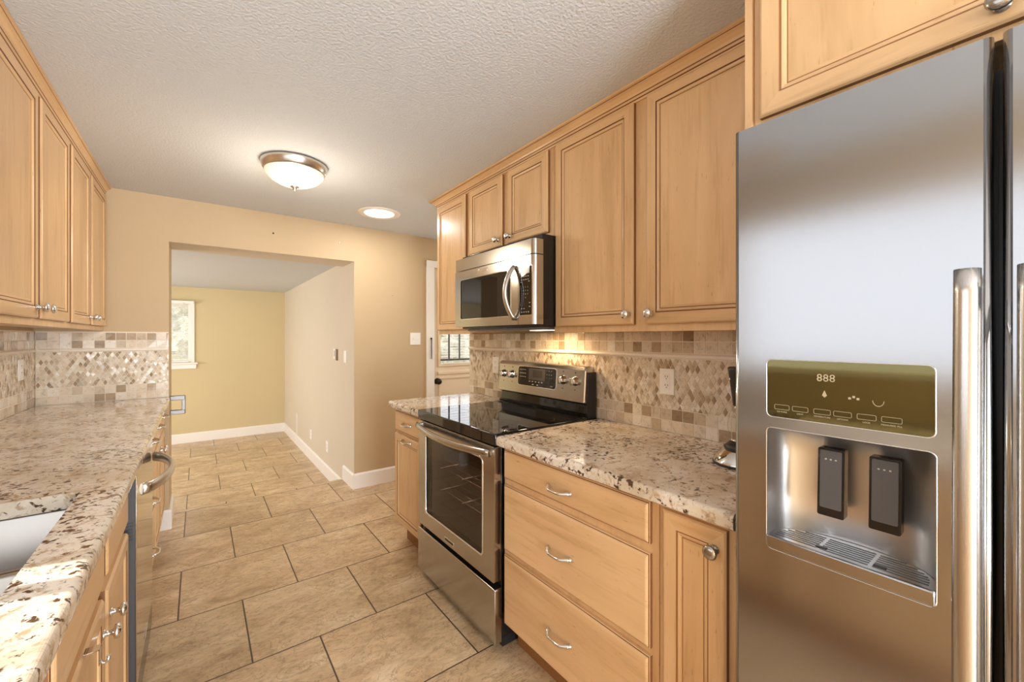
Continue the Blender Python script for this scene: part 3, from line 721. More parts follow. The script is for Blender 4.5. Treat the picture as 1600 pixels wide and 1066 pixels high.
hk = MB(); hk.box(-0.1875, -0.164, 1.200, 1.222, 0.6765, 0.6785, 0); hk.box(-0.1655, -0.164, 1.200, 1.222, 0.645, 0.678, 0); hk.tube([(-0.1645, 1.211, 0.648), (-0.158, 1.211, 0.642), (-0.152, 1.211, 0.646), (-0.151, 1.211, 0.655)], 0.0035, 8)
tag(obj('towel_hook', hk, 'chrome'), 'small chrome hook clipped over the sink cabinet door', 'hook')
tb = MB()
tb.box(OX0+0.0005, OX0+0.085, 3.86, 3.895, 0.872, 0.904, 0.003); tb.box(OX0+0.0005, OX0+0.085, 3.86, 3.895, 0.770, 0.800, 0.003); tb.box(OX0+0.066, OX0+0.088, 3.862, 3.893, 0.771, 0.903, 0.003)
tag(obj('wall_bracket', tb, 'dull_steel'), 'square steel bracket on the opening jamb at the far end of the left countertop', 'bracket')

# ------------------------------------------------------------------ range
RY0, RY1 = 1.420, 2.172
rg = thing('range', 'stainless freestanding electric range with black glass cooktop', 'range', (1.3, 1.796, 0))
m = MB(); a, b2 = RY0+0.002, RY1-0.002
m.box(1.020, 1.615, a, 1.52, 0.05, 0.870, 0.002); m.box(1.020, 1.615, 2.075, b2, 0.05, 0.870, 0.002); m.box(1.50, 1.615, 1.52, 2.075, 0.05, 0.870); m.box(1.020, 1.50, 1.52, 2.075, 0.05, 0.33); m.box(1.020, 1.50, 1.52, 2.075, 0.82, 0.870); obj('body', m, 'black_enamel', rg)
m = MB(); m.box(1.04, 1.60, RY0+0.02, RY1-0.02, 0.0, 0.052); obj('plinth', m, 'black_plastic', rg)
m = MB(); m.box(0.982, 1.545, RY0-0.006, RY1+0.004, 0.872, 0.9235, 0.006, 0, 3); ct = obj('cooktop', m, 'black_glass', rg)
for cx, cy, rr in ((1.35, 1.535, 0.062), (1.33, 1.98, 0.085), (1.12, 1.56, 0.105), (1.12, 1.99, 0.075)):
    m = MB(); m.loops([[(cx+r*math.cos(a), cy+r*math.sin(a), 0.9238) for a in [2*math.pi*i/40 for i in range(40)]] for r in (rr-0.003, rr)], 0); obj('burner_ring', m, 'ring', ct)
# oven door with window
XD = 0.984
m = MB()
out = rrect(RY0+0.002, RY1-0.006, 0.297, 0.868, 0.006, 2); inn = rrect(1.513, 2.083, 0.376, 0.803, 0.022)
m.plate([(XD, y, z) for y, z in out], [[(XD, y, z) for y, z in inn]], (0.034, 0, 0)); od = obj('oven_door', m, 'steel_warm', rg)
m = MB(); ring0 = [(XD-0.002, y, z) for y, z in rrect(1.508, 2.088, 0.371, 0.808, 0.026)]; ring1 = [(XD-0.002, y, z) for y, z in rrect(1.515, 2.081, 0.378, 0.801, 0.020)]
m.loops([[(XD+0.002, p[1], p[2]) for p in ring0], ring0, ring1, [(XD+0.006, p[1], p[2]) for p in ring1]], 0); obj('window_bezel', m, 'chrome', od)
m = MB(); m.prism([(XD+0.005, y, z) for y, z in rrect(1.513, 2.083, 0.376, 0.803, 0.021)], (0.004, 0, 0)); obj('window_glass', m, 'oven_glass', od)
m = MB()
cy0, cy1, cz0, cz1, cx0, cx1 = 1.523, 2.072, 0.333, 0.817, XD+0.036, 1.497
m.face([(cx1, cy0, cz0), (cx1, cy1, cz0), (cx1, cy1, cz1), (cx1, cy0, cz1)])
for q in (((cx0, cy0, cz0), (cx0, cy1, cz0), (cx1, cy1, cz0), (cx1, cy0, cz0)), ((cx0, cy0, cz1), (cx0, cy1, cz1), (cx1, cy1, cz1), (cx1, cy0, cz1)), ((cx0, cy0, cz0), (cx0, cy0, cz1), (cx1, cy0, cz1), (cx1, cy0, cz0)), ((cx0, cy1, cz0), (cx0, cy1, cz1), (cx1, cy1, cz1), (cx1, cy1, cz0))): m.face(q)
obj('oven_cavity', m, 'oven_cavity', rg)
for z in (0.62, 0.50):
    m = MB()
    for k in range(9): m.tube([(1.06+k*0.05, 1.526, z), (1.06+k*0.05, 2.068, z)], 0.0022, 6)
    for y in (1.56, 1.80, 2.03): m.tube([(1.05, y, z-0.003), (1.475, y, z-0.003)], 0.0026, 6)
    obj('oven_rack', m, 'chrome', rg)
m = MB()
for k in range(7):
    y = 1.62+k*0.055; m.box(XD-0.0008, XD+0.004, y, y+0.042, 0.846, 0.856, 0)
obj('vent_slot', m, 'slot', od)
m = MB(); n = 24; pts = []
for i in range(n+1):
    tt = i/n; pts.append((XD-0.016-0.034*math.sin(math.pi*tt)**0.8, RY0+0.012+(RY1-RY0-0.034)*tt, 0.842-0.012*math.sin(math.pi*tt)))
m.tube(pts, 0.0145, 12, flat=(0.8, 1.15))
for y in (RY0+0.022, RY1-0.032): m.box(XD-0.022, XD+0.001, y-0.010, y+0.010, 0.830, 0.854, 0.004)
obj('handle', m, 'steel_warm', od)
m = MB(); m.box(XD-0.002, XD+0.001, 1.764, 1.858, 0.312, 0.331, 0.0008); bd = obj('badge', m, 'chrome', od)
m = MB(); m.box(XD-0.0026, XD-0.001, 1.769, 1.853, 0.316, 0.327, 0.0004); obj('badge_inlay', m, 'black_enamel', bd)
m = MB(); m.box(0.979, 1.019, RY0-0.006, RY1-0.006, 0.043, 0.274, 0.005, 0, 3); obj('storage_drawer', m, 'steel_warm', rg)
# backguard
bgp = [(1.536, 0.998), (1.548, 1.160), (1.556, 1.176), (1.572, 1.1815), (1.612, 1.176), (1.616, 1.0), (1.560, 0.985)]
m = MB(); m.prism([(x, RY0+0.012, z) for x, z in bgp], (0, RY1-RY0-0.004, 0))
bmesh.ops.bevel(m.bm, geom=[e for e in m.bm.edges if abs(e.verts[0].co.y-e.verts[1].co.y) < 1e-5 and e.verts[0].co.x < 1.58 and e.verts[1].co.x < 1.58], offset=0.010, segments=3, affect='EDGES', profile=0.5)
bgd = obj('backguard', m, 'steel_warm', rg)
m = MB(); m.box(1.556, 1.618, RY0+0.004, RY0+0.0125, 0.915, 1.150, 0.002); obj('side_cover', m, 'black_plastic', bgd)
m = MB()
m.prism([(1.615, RY0+0.010, 0.9238), (1.543, RY0+0.010, 0.9238), (1.541, RY0+0.010, 0.936), (1.556, RY0+0.010, 0.942), (1.562, RY0+0.010, 0.992), (1.615, RY0+0.010, 0.992)], (0, RY1-RY0-0.012, 0)); obj('riser', m, 'black_glass', bgd)
def bgx(z): return 1.536+(z-0.998)*0.012/0.162
m = MB(); q = rrect(1.642, 1.974, 1.046, 1.155, 0.016)
m.loops([[(bgx(z)+0.002, y, z) for y, z in q], [(bgx(z)-0.0018, y, z) for y, z in q]], 0, True, False, False, True); dsp = obj('control_panel', m, 'black_glass', bgd)
m = MB(); q2 = rrect(1.638, 1.978, 1.042, 1.159, 0.018)
m.loops([[(bgx(z)+0.001, y, z) for y, z in q2], [(bgx(z)-0.0014, y, z) for y, z in q2], [(bgx(z)-0.0014, y, z) for y, z in q]], 0, True, False); obj('bezel', m, 'chrome', bgd)
m = MB(); m.prism([(bgx(z)-0.0017, y, z) for y, z in ((1.73, 1.082), (1.875, 1.082), (1.875, 1.148), (1.73, 1.148))], (-0.0006, 0, 0)); obj('display_surround', m, 'panel_grey', dsp)
m = MB(); m.prism([(bgx(z)-0.0022, y, z) for y, z in ((1.756, 1.097), (1.838, 1.097), (1.838, 1.139), (1.756, 1.139))], (-0.0006, 0, 0)); obj('display', m, 'grey_display', dsp)
m = MB(); UX, UY = (0, -1, 0), (0, 0, 1)
for r, row in enumerate(('123', '456', '789', '0')):
    for c, chh in enumerate(row): m.text(chh, 0.010, (bgx(1.12)-0.0032, 1.716-0.019*c, 1.141-0.021*r), UX, UY)
for r in range(3):
    for c in range(4): m.box(bgx(1.1)-0.0032, bgx(1.1)-0.0028, 1.953-0.015*c, 1.953-0.015*c-0.008, 1.136-0.021*r, 1.139-0.021*r)
for c in range(5): m.box(bgx(1.07)-0.0032, bgx(1.07)-0.0028, 1.868-0.027*c, 1.868-0.027*c-0.011, 1.0705, 1.0745)
m.text('START', 0.008, (bgx(1.055)-0.0032, 1.668+0.005, 1.058), UX, UY)
for y in (1.84, 1.80): m.box(bgx(1.06)-0.0032, bgx(1.06)-0.0028, y, y-0.014, 1.054, 1.058)
merge(dsp, m, 'mark')
for y in (2.120, 2.034, 1.590, 1.500):
    m = MB(); m.lathe((bgx(1.102)+0.001, y, 1.102), (-1, 0, 0), [(0, 0.024), (0.004, 0.0245), (0.006, 0.021), (0.022, 0.0195), (0.027, 0.018), (0.029, 0.014)], 24); kk = obj('control_knob', m, 'chrome', bgd)
    m = MB(); m.box(bgx(1.102)-0.036, bgx(1.102)-0.026, y-0.005, y+0.005, 1.084, 1.120, 0.002); obj('grip', m, 'nickel_dark', kk)
m = MB()
for y in (2.120, 2.034, 1.590, 1.500):
    m.box(bgx(1.145)-0.0008, bgx(1.145)+0.001, y-0.003, y+0.003, 1.142, 1.149); m.box(bgx(1.062)-0.0008, bgx(1.062)+0.001, y-0.004, y+0.004, 1.055, 1.059)
merge(bgd, m, 'mark_dark')

# ------------------------------------------------------------------ microwave
MX = 1.226; MY0, MY1, MZ0, MZ1 = 1.451, 2.192, 1.389, 1.786
mw = thing('microwave', 'stainless over the range microwave with curved handle', 'microwave', (1.43, 1.82, MZ0))
m = MB(); m.box(1.280, XR-0.010, MY0+0.003, MY1-0.003, 1.378, MZ1+0.028, 0.003); obj('body', m, 'black_enamel', mw)
def curved(z0, z1, y0, y1, dx=0.0):
    # steel front block with softly rounded ends
    pts = []
    r = 0.022
    f = MX+dx
    if True:
        for k in range(6):
            a = math.radians(90*k/5); pts.append((f+r-r*math.sin(a), y0+r-r*math.cos(a)))
        for k in range(6):
            a = math.radians(90*k/5); pts.append((f+r-r*math.cos(a), y1-r+r*math.sin(a)))
    pts += [(1.282, y1), (1.282, y0)]
    return pts
m = MB(); m.prism([(x, y, 1.7165) for x, y in curved(0, 0, MY0, MY1)], (0, 0, MZ1-1.7165)); obj('vent_panel', m, 'steel_warm', mw)
# door: left block with window cut
DYD = 1.570
fr = MB(); fr.plate([(MX, DYD, MZ0), (MX, MY1-0.010, MZ0), (MX, MY1-0.010, 1.7125), (MX, DYD, 1.7125)], [[(MX, y, z) for y, z in rrect(1.632, 2.118, 1.434, 1.660, 0.012)]], (0.05, 0, 0))
fr.prism([(MX, MY1-0.0102, MZ0), (MX+0.004, MY1-0.004, MZ0), (MX+0.014, MY1, MZ0), (1.276, MY1, MZ0), (1.276, MY1-0.0102, MZ0)], (0, 0, 1.7125-MZ0)); md = obj('door', fr, 'steel_warm', mw)
m = MB(); q = rrect(1.632, 2.118, 1.434, 1.660, 0.012); m.prism([(MX+0.003, y, z) for y, z in q], (0.01, 0, 0)); obj('window', m, 'black_glass', md)
m = MB(); q0 = rrect(1.628, 2.122, 1.430, 1.664, 0.015); m.loops([[(MX+0.001, y, z) for y, z in q0], [(MX-0.0015, y, z) for y, z in q0], [(MX-0.0015, y, z) for y, z in q], [(MX+0.003, y, z) for y, z in q]], 0, True, False); obj('window_bezel', m, 'chrome', md)
m = MB(); n = 22; pts = []
for i in range(n+1):
    tt = i/n; pts.append((MX-0.004-0.050*math.sin(math.pi*tt)**0.8, 1.598+0.008*math.sin(math.pi*tt), 1.416+0.256*tt))
m.tube(pts, 0.0125, 12, flat=(1.15, 0.8), up=(1, 0, 0)); obj('handle', m, 'nickel', md)
m = MB(); m.box(MX-0.0018, MX+0.001, 1.838, 1.932, 1.683, 1.700, 0.0008); obj('badge', m, 'chrome', md)
m = MB(); m.prism([(x, y, MZ0) for x, y in [(MX, DYD-0.003)]+[(MX+0.022-0.022*math.cos(math.radians(90*k/5)), MY0+0.022-0.022*math.sin(math.radians(90*k/5))) for k in range(6)]+[(1.282, MY0), (1.282, DYD-0.003)]], (0, 0, 1.7125-MZ0)); cp = obj('control_side', m, 'steel_warm', mw)
m = MB(); q = rrect(1.467, 1.558, 1.433, 1.662, 0.005); m.prism([(MX-0.0015, y, z) for y, z in q], (0.004, 0, 0)); kp = obj('keypad', m, 'black_glass', cp)
m = MB(); q0 = rrect(1.464, 1.561, 1.430, 1.665, 0.007); m.loops([[(MX+0.001, y, z) for y, z in q0], [(MX-0.001, y, z) for y, z in q0], [(MX-0.001, y, z) for y, z in q]], 0, True, False); obj('keypad_bezel', m, 'chrome', cp)
m = MB(); m.box(MX-0.0022, MX-0.001, 1.482, 1.540, 1.628, 1.652); obj('display', m, 'red_display', kp)
m = MB()
for r, row in enumerate(('123', '456', '789', '0')):
    for c, chh in enumerate(row): m.text(chh, 0.009, (MX-0.0024, 1.527-0.016*(c+(1 if row == '0' else 0)), 1.564-0.0165*r), UX, UY)
for r, z in enumerate((1.613, 1.598)):
    for c in range(4): m.box(MX-0.0024, MX-0.002, 1.546-0.0165*c, 1.546-0.0165*c-0.009, z, z+0.003)
for c in range(4): m.box(MX-0.0024, MX-0.002, 1.542-0.0165*c, 1.542-0.0165*c-0.005, 1.4445, 1.4495)
for k in range(9):
    y = 1.549-0.009*math.sin(math.pi*k/8); m.box(MX-0.0024, MX-0.002, y-0.0012, y, 1.478+k*0.011, 1.486+k*0.011)
for y, z in ((1.549, 1.588), (1.49, 1.588), (1.485, 1.488), (1.485, 1.470), (1.545, 1.462), (1.527, 1.462)): m.box(MX-0.0024, MX-0.002, y-0.008, y, z, z+0.003)
merge(kp, m, 'mark')
m = MB(); m.box(1.30, 1.60, MY0+0.03, MY1-0.03, 1.366, 1.380, 0.004); un = obj('underside', m, 'dark_grey', mw)
m = MB(); m.box(1.44, 1.50, 1.58, 1.74, 1.3645, 1.3665); obj('task_lamp', m, plain('task_lamp_lens', (0.9, 0.8, 0.6, 1), 0.3, emit=(1.0, 0.72, 0.38, 1), es=4.0), un)
lamp('microwave_task_light', 'AREA', (1.47, 1.66, 1.360), (0, 0, 0), 1.3, (1.0, 0.66, 0.36), 0.05, 0.12)

# ------------------------------------------------------------------ refrigerator
FX = 0.946; FZ0, FZ1 = 0.055, 1.778
fg = thing('refrigerator', 'stainless side by side refrigerator with water and ice dispenser', 'refrigerator', (1.28, -0.02, 0))
m = MB(); m.box(1.062, XR-0.02, -0.472, 0.428, 0.02, 1.755, 0.004); obj('case', m, 'graphite', fg)
m = MB(); m.box(1.0, 1.07, -0.46, 0.41, 0.0, 0.05, 0.002); obj('toe_grille', m, 'black_plastic', fg)
m = MB(); m.box(1.049, 1.063, -0.468, 0.426, 0.06, 1.765); obj('gasket', m, 'black_plastic', fg)
def fdoor(y0, y1, holes=()):
    m = MB(); r = 0.010; xb = 1.050
    yi0, yi1 = y0+r, y1-r
    m.plate([(FX, yi0, FZ0), (FX, yi1, FZ0), (FX, yi1, FZ1), (FX, yi0, FZ1)], [[(FX, y, z) for y, z in h] for h in holes], (0.004, 0, 0))
    for s, ye, yi in ((1, y1, yi1), (-1, y0, yi0)):
        rings = []
        for k in range(6):
            a = math.radians(90*k/5); x = FX+r-r*math.cos(a); y = yi+s*r*math.sin(a); rings.append([(x, y, FZ0), (x, y, FZ1)])
        rings.append([(xb, ye, FZ0), (xb, ye, FZ1)]); m.loops(rings, 0, False, True)
    for z in (FZ0, FZ1):
        pts = [(xb, y0, z)]+[(FX+r-r*math.sin(math.radians(90*k/5)), y0+r-r*math.cos(math.radians(90*k/5)), z) for k in range(6)]+[(FX+r-r*math.cos(math.radians(90*k/5)), y1-r+r*math.sin(math.radians(90*k/5)), z) for k in range(6)]+[(xb, y1, z)]
        m.face(pts)
    bmesh.ops.remove_doubles(m.bm, verts=m.bm.verts, dist=0.0001)
    return m
hd = rrect(0.120, 0.367, 1.1635, 1.2800, 0.010); hr = rrect(0.119, 0.3675, 0.890, 1.1395, 0.010)
FD = obj('freezer_door', fdoor(0.0585, 0.434, (hd, hr)), 'steel_h', fg)
RD = obj('fridge_door', fdoor(-0.476, 0.0500), 'steel_h', fg)
def fhandle(door, yc, z0=0.40, z1=1.425):
    m = MB(); n = 30; pts = []
    for i in range(n+1):
        tt = i/n; pts.append((0.890-0.016*math.sin(math.pi*tt), yc, z0+(z1-z0)*tt))
    m.tube(pts, 0.0142, 16, flat=(1.0, 0.95), up=(1, 0, 0)); h = obj('handle', m, 'nickel_fridge', door)
    for z in (z0+0.035, z1-0.035):
        m = MB(); m.box(0.886, FX+0.001, yc-0.009, yc+0.009, z-0.022, z+0.022, 0.005); obj('post', m, 'nickel_fridge', h)
M['nickel_fridge'] = brushed('satin_handle_metal', 'z', (0.60, 0.59, 0.58, 1), 0.27)
fhandle(FD, 0.080); fhandle(RD, 0.020)
# display panel
def ring_bezel(q, name, parent, w=0.0018, mat='chrome'):
    cy = sum(p[0] for p in q)/len(q); cz = sum(p[1] for p in q)/len(q)
    def grow(d): return [(y+math.copysign(d, y-cy), z+math.copysign(d, z-cz)) for y, z in q]
    m = MB(); m.loops([[(FX+0.001, y, z) for y, z in grow(w)], [(FX-0.0012, y, z) for y, z in grow(w*0.7)], [(FX-0.0012, y, z) for y, z in grow(w*0.2)], [(FX+0.003, y, z) for y, z in q]], 0, True, True); return obj(name, m, mat, parent)
ring_bezel(hd, 'display_bezel', FD); ring_bezel(hr, 'dispenser_bezel', FD)
m = MB(); m.prism([(FX+0.001, y, z) for y, z in hd], (0.003, 0, 0)); dp = obj('control_display', m, 'display', FD)
m = MB(); X0 = FX+0.0006
names = [('ICE MODE', 0.340), ('LIGHT', 0.308), ('TEMPERATURE', 0.2720), ('OPTIONS', 0.2405), ('LOCK', 0.2060), ('MEASURED FILL', 0.1725)]
zb = 1.1780
for tx, y in names:
    w, h2 = 0.0135, 0.0050
    for a, b in ((rrect(y-w, y+w, zb+0.001, zb+0.011, 0.002, 2), rrect(y-w+0.0006, y+w-0.0006, zb+0.0016, zb+0.0104, 0.0015, 2)),):
        m.loops([[(X0, yy, zz) for yy, zz in a], [(X0, yy, zz) for yy, zz in b]], 0, True, False)
    m.text(tx, 0.0040, (X0, y, zb-0.0035), UX, UY)
m.text('888', 0.020, (X0, 0.266, 1.2485), UX, UY)
# small glass and drop symbols
m.loops([[(X0, 0.190+0.008*math.cos(a), 1.215+0.010*math.sin(a)) for a in [math.pi+math.pi*i/10 for i in range(11)]], [(X0, 0.190+0.0072*math.cos(a), 1.215+0.009*math.sin(a)) for a in [math.pi+math.pi*i/10 for i in range(11)]]], 0, False, False)
m.face([(X0, 0.268, 1.226), (X0, 0.272, 1.216), (X0, 0.268, 1.212), (X0, 0.264, 1.216)])
for i in range(3): m.box(X0, X0+0.0003, 0.232-0.006*i, 0.228-0.006*i, 1.213+0.003*(i % 2), 1.217+0.003*(i % 2))
merge(dp, m, 'display_mark')
# dispenser recess: half round niche
yc, hw = (0.119+0.3675)/2, (0.3675-0.119)/2
def arc(z, dep, inset=0.0, n=24):
    return [(FX+0.003+(dep-inset)*abs(math.sin(math.pi*k/n))**0.62, yc-(hw-inset)*math.cos(math.pi*k/n), z) for k in range(n+1)]
m = MB(); m.loops([arc(0.905, 0.088), arc(1.08, 0.088), arc(1.125, 0.075), arc(1.1395, 0.050)], 0, False, True); top = arc(1.1395, 0.050); m.face(top)
nc = obj('dispenser_niche', m, 'steel_niche', FD, normals=False)
m = MB(); m.text('water', 0.010, (FX+0.052, 0.292, 1.128), UX, UY)
m.bm.free()
for (y0, y1), lab in (((0.248, 0.291), 0), ((0.167, 0.2115), 1)):
    m = MB(); rings = []
    def px(z): return 0.985+0.006*(z-0.98)/0.13
    q = rrect(y0, y1, 0.975, 1.107, 0.003, 2)
    m.loops([[(px(z)+0.022, y, z) for y, z in q], [(px(z), y, z) for y, z in q], [(px(z)+0.0, y0+(y-y0)*0.86+0.003, z*0.9+0.1047) for y, z in q]], 0, True, False, True, True); pd = obj('paddle', m, 'chrome_black', nc) if 'chrome_black' in M else obj('paddle', m, 'black_enamel', nc)
    m = MB(); q = rrect(y0+0.004, y1-0.004, 0.991, 1.103, 0.002, 2); m.prism([(px(z)-0.0015, y, z) for y, z in q], (0.001, 0, 0)); obj('paddle_face', m, 'dark_grey', pd)
    m = MB()
    for i in range(3): m.box(px(1.088)-0.002, px(1.088)-0.0014, y1-0.012-0.008*i, y1-0.015-0.008*i, 1.085, 1.0875)
    merge(pd, m, 'mark')
# tray
m = MB(); a0 = arc(0.905, 0.086, 0.001); a1 = arc(0.917, 0.086, 0.001)
m.loops([[(FX-0.004, p[1], p[2]) if k in (0, len(a0)-1) else p for k, p in enumerate(a0)], [(FX-0.002, p[1], p[2]) if k in (0, len(a1)-1) else p for k, p in enumerate(a1)]], 0, True, True, True, True); tr = obj('drip_tray', m, 'steel_h', FD)
m = MB(); m.box(FX-0.005, FX+0.002, 0.1195, 0.3670, 0.891, 0.917, 0.003); obj('tray_lip', m, 'steel_h', tr)
m = MB()
for i in range(7):
    x = FX+0.012+i*0.0098; t2 = min(1.0, ((x-FX-0.003)/0.084)); half = hw*math.cos(math.asin(min(0.999, t2**(1/0.62))))-0.010
    for s0, s1 in ((-half, -0.042), (-0.036, 0.036), (0.042, half)):
        if s1-s0 > 0.01: m.box(x, x+0.0036, yc+s0, yc+s1, 0.9168, 0.9176)
obj('grille_slots', m, 'dark_grey', tr)
for y in (0.279, 0.192):
    m = MB(); m.box(FX+0.017, FX+0.026, y-0.009, y+0.009, 0.9170, 0.9185, 0.0005); obj('drain_slot', m, 'black_plastic', tr)

# ------------------------------------------------------------------ plates on the walls
def plate_x(name, x, s, y0, y1, z0, z1, label, cat, kind, group=None, mp=None):
    # wall plate on an x plane; mp maps (u, d, z)
    P = mp or (lambda u, d, z: (x+s*d, u, z))
    t = thing(name, label, cat, P((y0+y1)/2, 0, z0), group)
    def bx(m, u0, u1, d0, d1, w0, w1, bev=0.0, mi=0):
        a, b = P(u0, d0, w0), P(u1, d1, w1); m.box(a[0], b[0], a[1], b[1], a[2], b[2], bev, mi)
    m = MB(); bx(m, y0, y1, 0.0003, 0.006, z0, z1, 0.002); obj('cover_plate', m, 'white_plastic', t)
    w, h2 = y1-y0, z1-z0; cy, cz = (y0+y1)/2, (z0+z1)/2
    if kind == 'outlet':
        m = MB(); bx(m, cy-0.0165, cy+0.0165, 0.006, 0.0075, cz-0.034, cz+0.034, 0.001); fc = obj('receptacle', m, 'white_plastic', t)
        m = MB()
        for dz in (-0.019, 0.019):
            for dy in (-0.006, 0.006): bx(m, cy+dy-0.0012, cy+dy+0.0012, 0.0074, 0.0080, cz+dz, cz+dz+0.008)
            bx(m, cy-0.002, cy+0.002, 0.0074, 0.0080, cz+dz-0.008, cz+dz-0.004)
        merge(fc, m, 'slot')
        m = MB(); bx(m, cy-0.007, cy+0.007, 0.0074, 0.0090, cz-0.004, cz+0.004, 0.0005); obj('test_buttons', m, 'white_plastic', fc)
    elif kind == 'toggle':
        for dy in ((-0.022, 0.022) if w > 0.09 else (0,)):
            m = MB(); bx(m, cy+dy-0.005, cy+dy+0.005, 0.006, 0.014, cz-0.004, cz+0.012, 0.002); obj('toggle', m, 'white_plastic', t)
    elif kind == 'rocker':
        m = MB(); bx(m, cy-0.0165, cy+0.0165, 0.006, 0.0085, cz-0.033, cz+0.033, 0.001); obj('rocker', m, 'white_plastic', t)
    return t
xt = XR-0.0075
plate_x('wall_outlet', xt, -1, 0.996, 1.067, 1.078, 1.191, 'white outlet with test buttons on the tiles right of the range', 'outlet', 'outlet', 'kitchen wall outlets')
plate_x('wall_outlet', xt, -1, 2.302, 2.373, 1.082, 1.193, 'white outlet on the tiles left of the range backguard', 'outlet', 'outlet', 'kitchen wall outlets')
plate_x('wall_outlet', XL+0.0075, 1, 3.425, 3.50, 1.09, 1.205, 'white outlet on the left wall tiles near the far corner', 'outlet', 'outlet', 'kitchen wall outlets')
plate_x('light_switch', 0, -1, 1.606, 1.712, 1.258, 1.374, 'white double toggle switch on the tan wall beside the back door', 'light switch', 'toggle', None, lambda u, d, z: (u, YW-d, z))
xj = OX1-0.002
plate_x('light_switch', xj, -1, 3.968, 4.042, 1.094, 1.205, 'white switch on the beige wall nearest the opening edge', 'light switch', 'rocker')
th = thing('thermostat', 'white thermostat with painted brown side shade on the beige wall beside the switch', 'thermostat', (xj, 4.30, 1.10))
m = MB(); m.box(xj-0.006, xj-0.0003, 4.345, 4.415, 1.115, 1.215, 0.002); obj('white_plate', m, 'white_plastic', th)
m = MB(); m.box(xj-0.008, xj-0.0055, 4.362, 4.378, 1.14, 1.20, 0.001); obj('slider', m, 'dark_grey', th)
m = MB(); m.box(xj-0.012, xj-0.0003, 4.262, 4.305, 1.103, 1.214, 0.002); obj('side_shade_strip', m, plain('side_shade_brown', srgb(120, 92, 60), 0.5), th)  # brown strip standing in for a thin side shadow
plate_x('wall_outlet', xj, -1, 5.43, 5.515, 0.098, 0.213, 'white low outlet farther along the beige wall', 'outlet', 'outlet', 'family room outlets')
plate_x('wall_outlet', xj, -1, 4.635, 4.720, 0.115, 0.230, 'white low outlet nearer along the beige wall', 'outlet', 'outlet', 'family room outlets')
m = MB(); m.box(xj-0.006, xj-0.0003, 6.36, 6.385, ZF+0.13, 0.28, 0.002); m.box(xj-0.020, xj-0.0161, 6.362, 6.383, ZF+0.002, ZF+0.131, 0.001)
tag(obj('cable_cover', m, 'trim'), 'thin white vertical cable cover above the baseboard on the beige wall', 'cable cover')
for x, z, big, lab in ((0.468, 2.149, 1, 'dark screw left in the tan wall over the opening, above its middle'), (0.962, 2.145, 0, 'small screw left in the tan wall over the opening, above its right end'), (1.432, 1.718, 0, 'small screw left in the tan wall above the double toggle switch')):
    m = MB(); m.lathe((x, YW-0.0002, z), (0, -1, 0), [(0, 0.006 if big else 0.004), (0.003, 0.006 if big else 0.004), (0.005, 0.002)], 10)
    tag(obj('wall_screw', m, 'bronze' if big else 'nickel_dark'), lab, 'screw', 'screws left in the far wall')

# ------------------------------------------------------------------ ceiling lights
LX, LY = 0.432, 2.600
lt = thing('ceiling_light', 'flush ceiling lamp with nickel rim and frosted glass bowl', 'ceiling light', (LX, LY, ZC-0.14))
m = MB(); m.lathe((LX, LY, ZC), (0, 0, -1), [(0.0002, 0.164), (0.003, 0.169), (0.010, 0.170), (0.026, 0.166), (0.042, 0.158), (0.050, 0.153), (0.051, 0.146)], 48, cap1=False); obj('rim', m, 'nickel', lt)
m = MB(); m.lathe((LX, LY, ZC-0.046), (0, 0, -1), [(0, 0.152), (0.020, 0.146), (0.045, 0.122), (0.066, 0.085), (0.078, 0.045), (0.082, 0.012)], 48); obj('glass_bowl', m, 'lamp_glass', lt)
m = MB(); m.lathe((LX, LY, ZC-0.127), (0, 0, -1), [(0, 0.024), (0.004, 0.022), (0.008, 0.010), (0.014, 0.012), (0.020, 0.009), (0.024, 0.003)], 20); obj('finial', m, 'nickel', lt)
TX, TY = 1.132, 3.222
dl = thing('recessed_light', 'round recessed ceiling light with bright white lens near the far wall', 'ceiling light', (TX, TY, ZC-0.01))
m = MB(); m.lathe((TX, TY, ZC), (0, 0, -1), [(0.0002, 0.162), (0.004, 0.160), (0.008, 0.150), (0.006, 0.122), (0.003, 0.112)], 48, cap0=True, cap1=False); obj('trim_ring', m, 'baffle', dl)
m = MB(); m.lathe((TX, TY, ZC-0.003), (0, 0, -1), [(0, 0.113), (0.004, 0.108), (0.007, 0.090)], 48); obj('lens', m, 'led', dl)
lamp('recessed_light_beam', 'AREA', (TX, TY, ZC-0.014), (0, 0, 0), 3.5, (1.0, 0.95, 0.88), 0.18, 0.18)
lamp('ceiling_light_glow', 'POINT', (LX, LY, ZC-0.40), (0, 0, 0), 5.5, (1.0, 0.86, 0.68)).data.shadow_soft_size = 0.10
bpy.data.objects['ceiling_light_glow'].data.specular_factor = 0.12

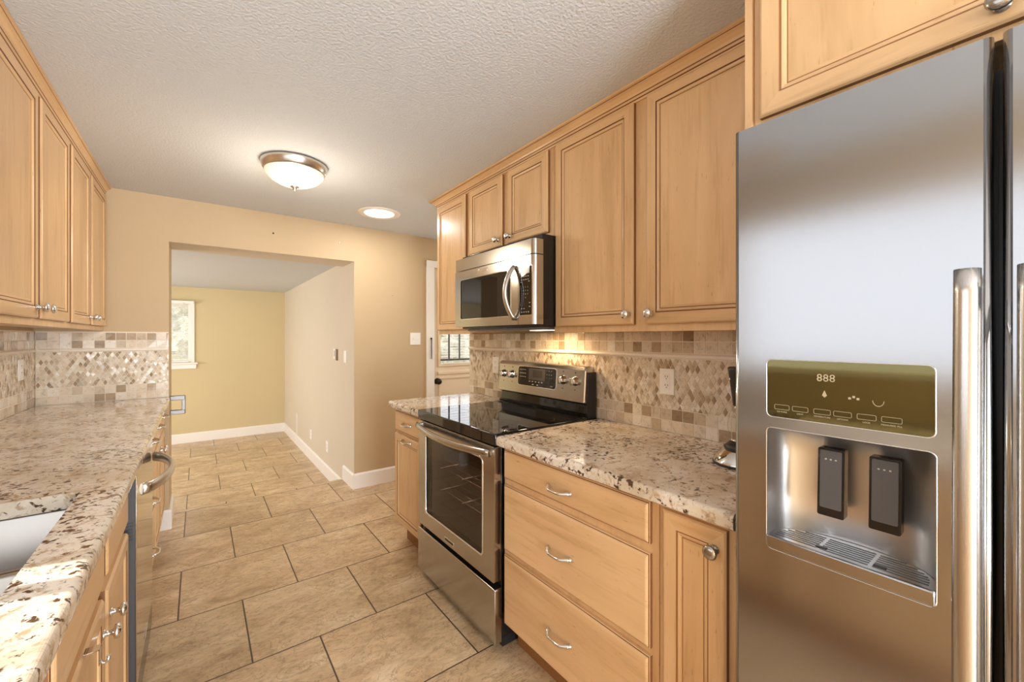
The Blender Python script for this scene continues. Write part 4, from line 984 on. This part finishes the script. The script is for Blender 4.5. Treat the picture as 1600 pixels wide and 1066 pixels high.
# ------------------------------------------------------------------ appliance by the fridge
BX, BY = 1.412, 0.625
bd = thing('blender', 'chrome base blender with clear jar and black top, half hidden behind the fridge', 'blender', (BX, BY, 0.914))
m = MB(); m.lathe((BX, BY, 0.9142), (0, 0, 1), [(0, 0.080), (0.006, 0.084), (0.012, 0.083), (0.030, 0.066), (0.044, 0.052), (0.048, 0.046)], 36); obj('base', m, 'chrome', bd)
m = MB(); m.lathe((BX, BY, 0.9142), (0, 0, 1), [(0, 0.0845), (0.004, 0.0855), (0.0075, 0.0848)], 36); obj('foot_ring', m, 'black_plastic', bd)
m = MB(); m.lathe((BX, BY, 0.962), (0, 0, 1), [(0, 0.050), (0.008, 0.052), (0.016, 0.042), (0.024, 0.034)], 32); obj('collar', m, 'black_plastic', bd)
m = MB(); m.lathe((BX, BY, 0.9862), (0, 0, 1), [(0, 0.030), (0.012, 0.034), (0.05, 0.041), (0.085, 0.036), (0.118, 0.024)], 32, cap0=False, cap1=False); obj('jar', m, 'pane', bd)
m = MB(); m.lathe((BX, BY, 0.9862), (0, 0, 1), [(0, 0.031), (0.006, 0.0335), (0.010, 0.031)], 32); obj('steel_band', m, 'chrome', bd)
m = MB(); m.lathe((BX, BY, 1.104), (0, 0, 1), [(0, 0.024), (0.05, 0.030), (0.112, 0.038), (0.122, 0.040), (0.126, 0.036)], 32); obj('top', m, 'black_plastic', bd)
m = MB(); m.lathe((BX-0.024, BY+0.024, 1.19), (-0.7, 0.7, 0), [(0, 0.006), (0.004, 0.006), (0.005, 0.003)], 12); obj('button', m, 'chrome', bd)

# ------------------------------------------------------------------ outside
m = MB(); m.box(-14, 14, YE+0.3, 20, -0.5, -0.4); m.box(1.25, 14, YB+0.05, YE+0.3, -0.5, -0.4); struct('ground_outside', m, 'ground')
def hedge(name, cx, cy, w, h, label):
    m = MB(); bmesh.ops.create_icosphere(m.bm, subdivisions=5, radius=1.0)
    for v in m.bm.verts:
        p = v.co.copy(); k = 1+0.18*math.sin(7*p.x+3*p.z)*math.sin(6*p.y+5*p.z)+0.10*math.sin(19*p.x+11*p.y)*math.sin(17*p.z)+random.uniform(-0.05, 0.05)
        v.co = Vector((cx+p.x*w*k, cy+p.y*0.7*k, max(-0.42, h*0.5-0.4+p.z*h*0.55*k)))
    o = obj(name, m, 'leaf'); tag(o, label, 'bush'); return o
hedge('garden_bush', -0.6, 10.6, 1.4, 2.2, 'green bush outside the far room window')
hedge('garden_bush', 4.6, 7.6, 1.9, 1.9, 'green bush outside the back door window')
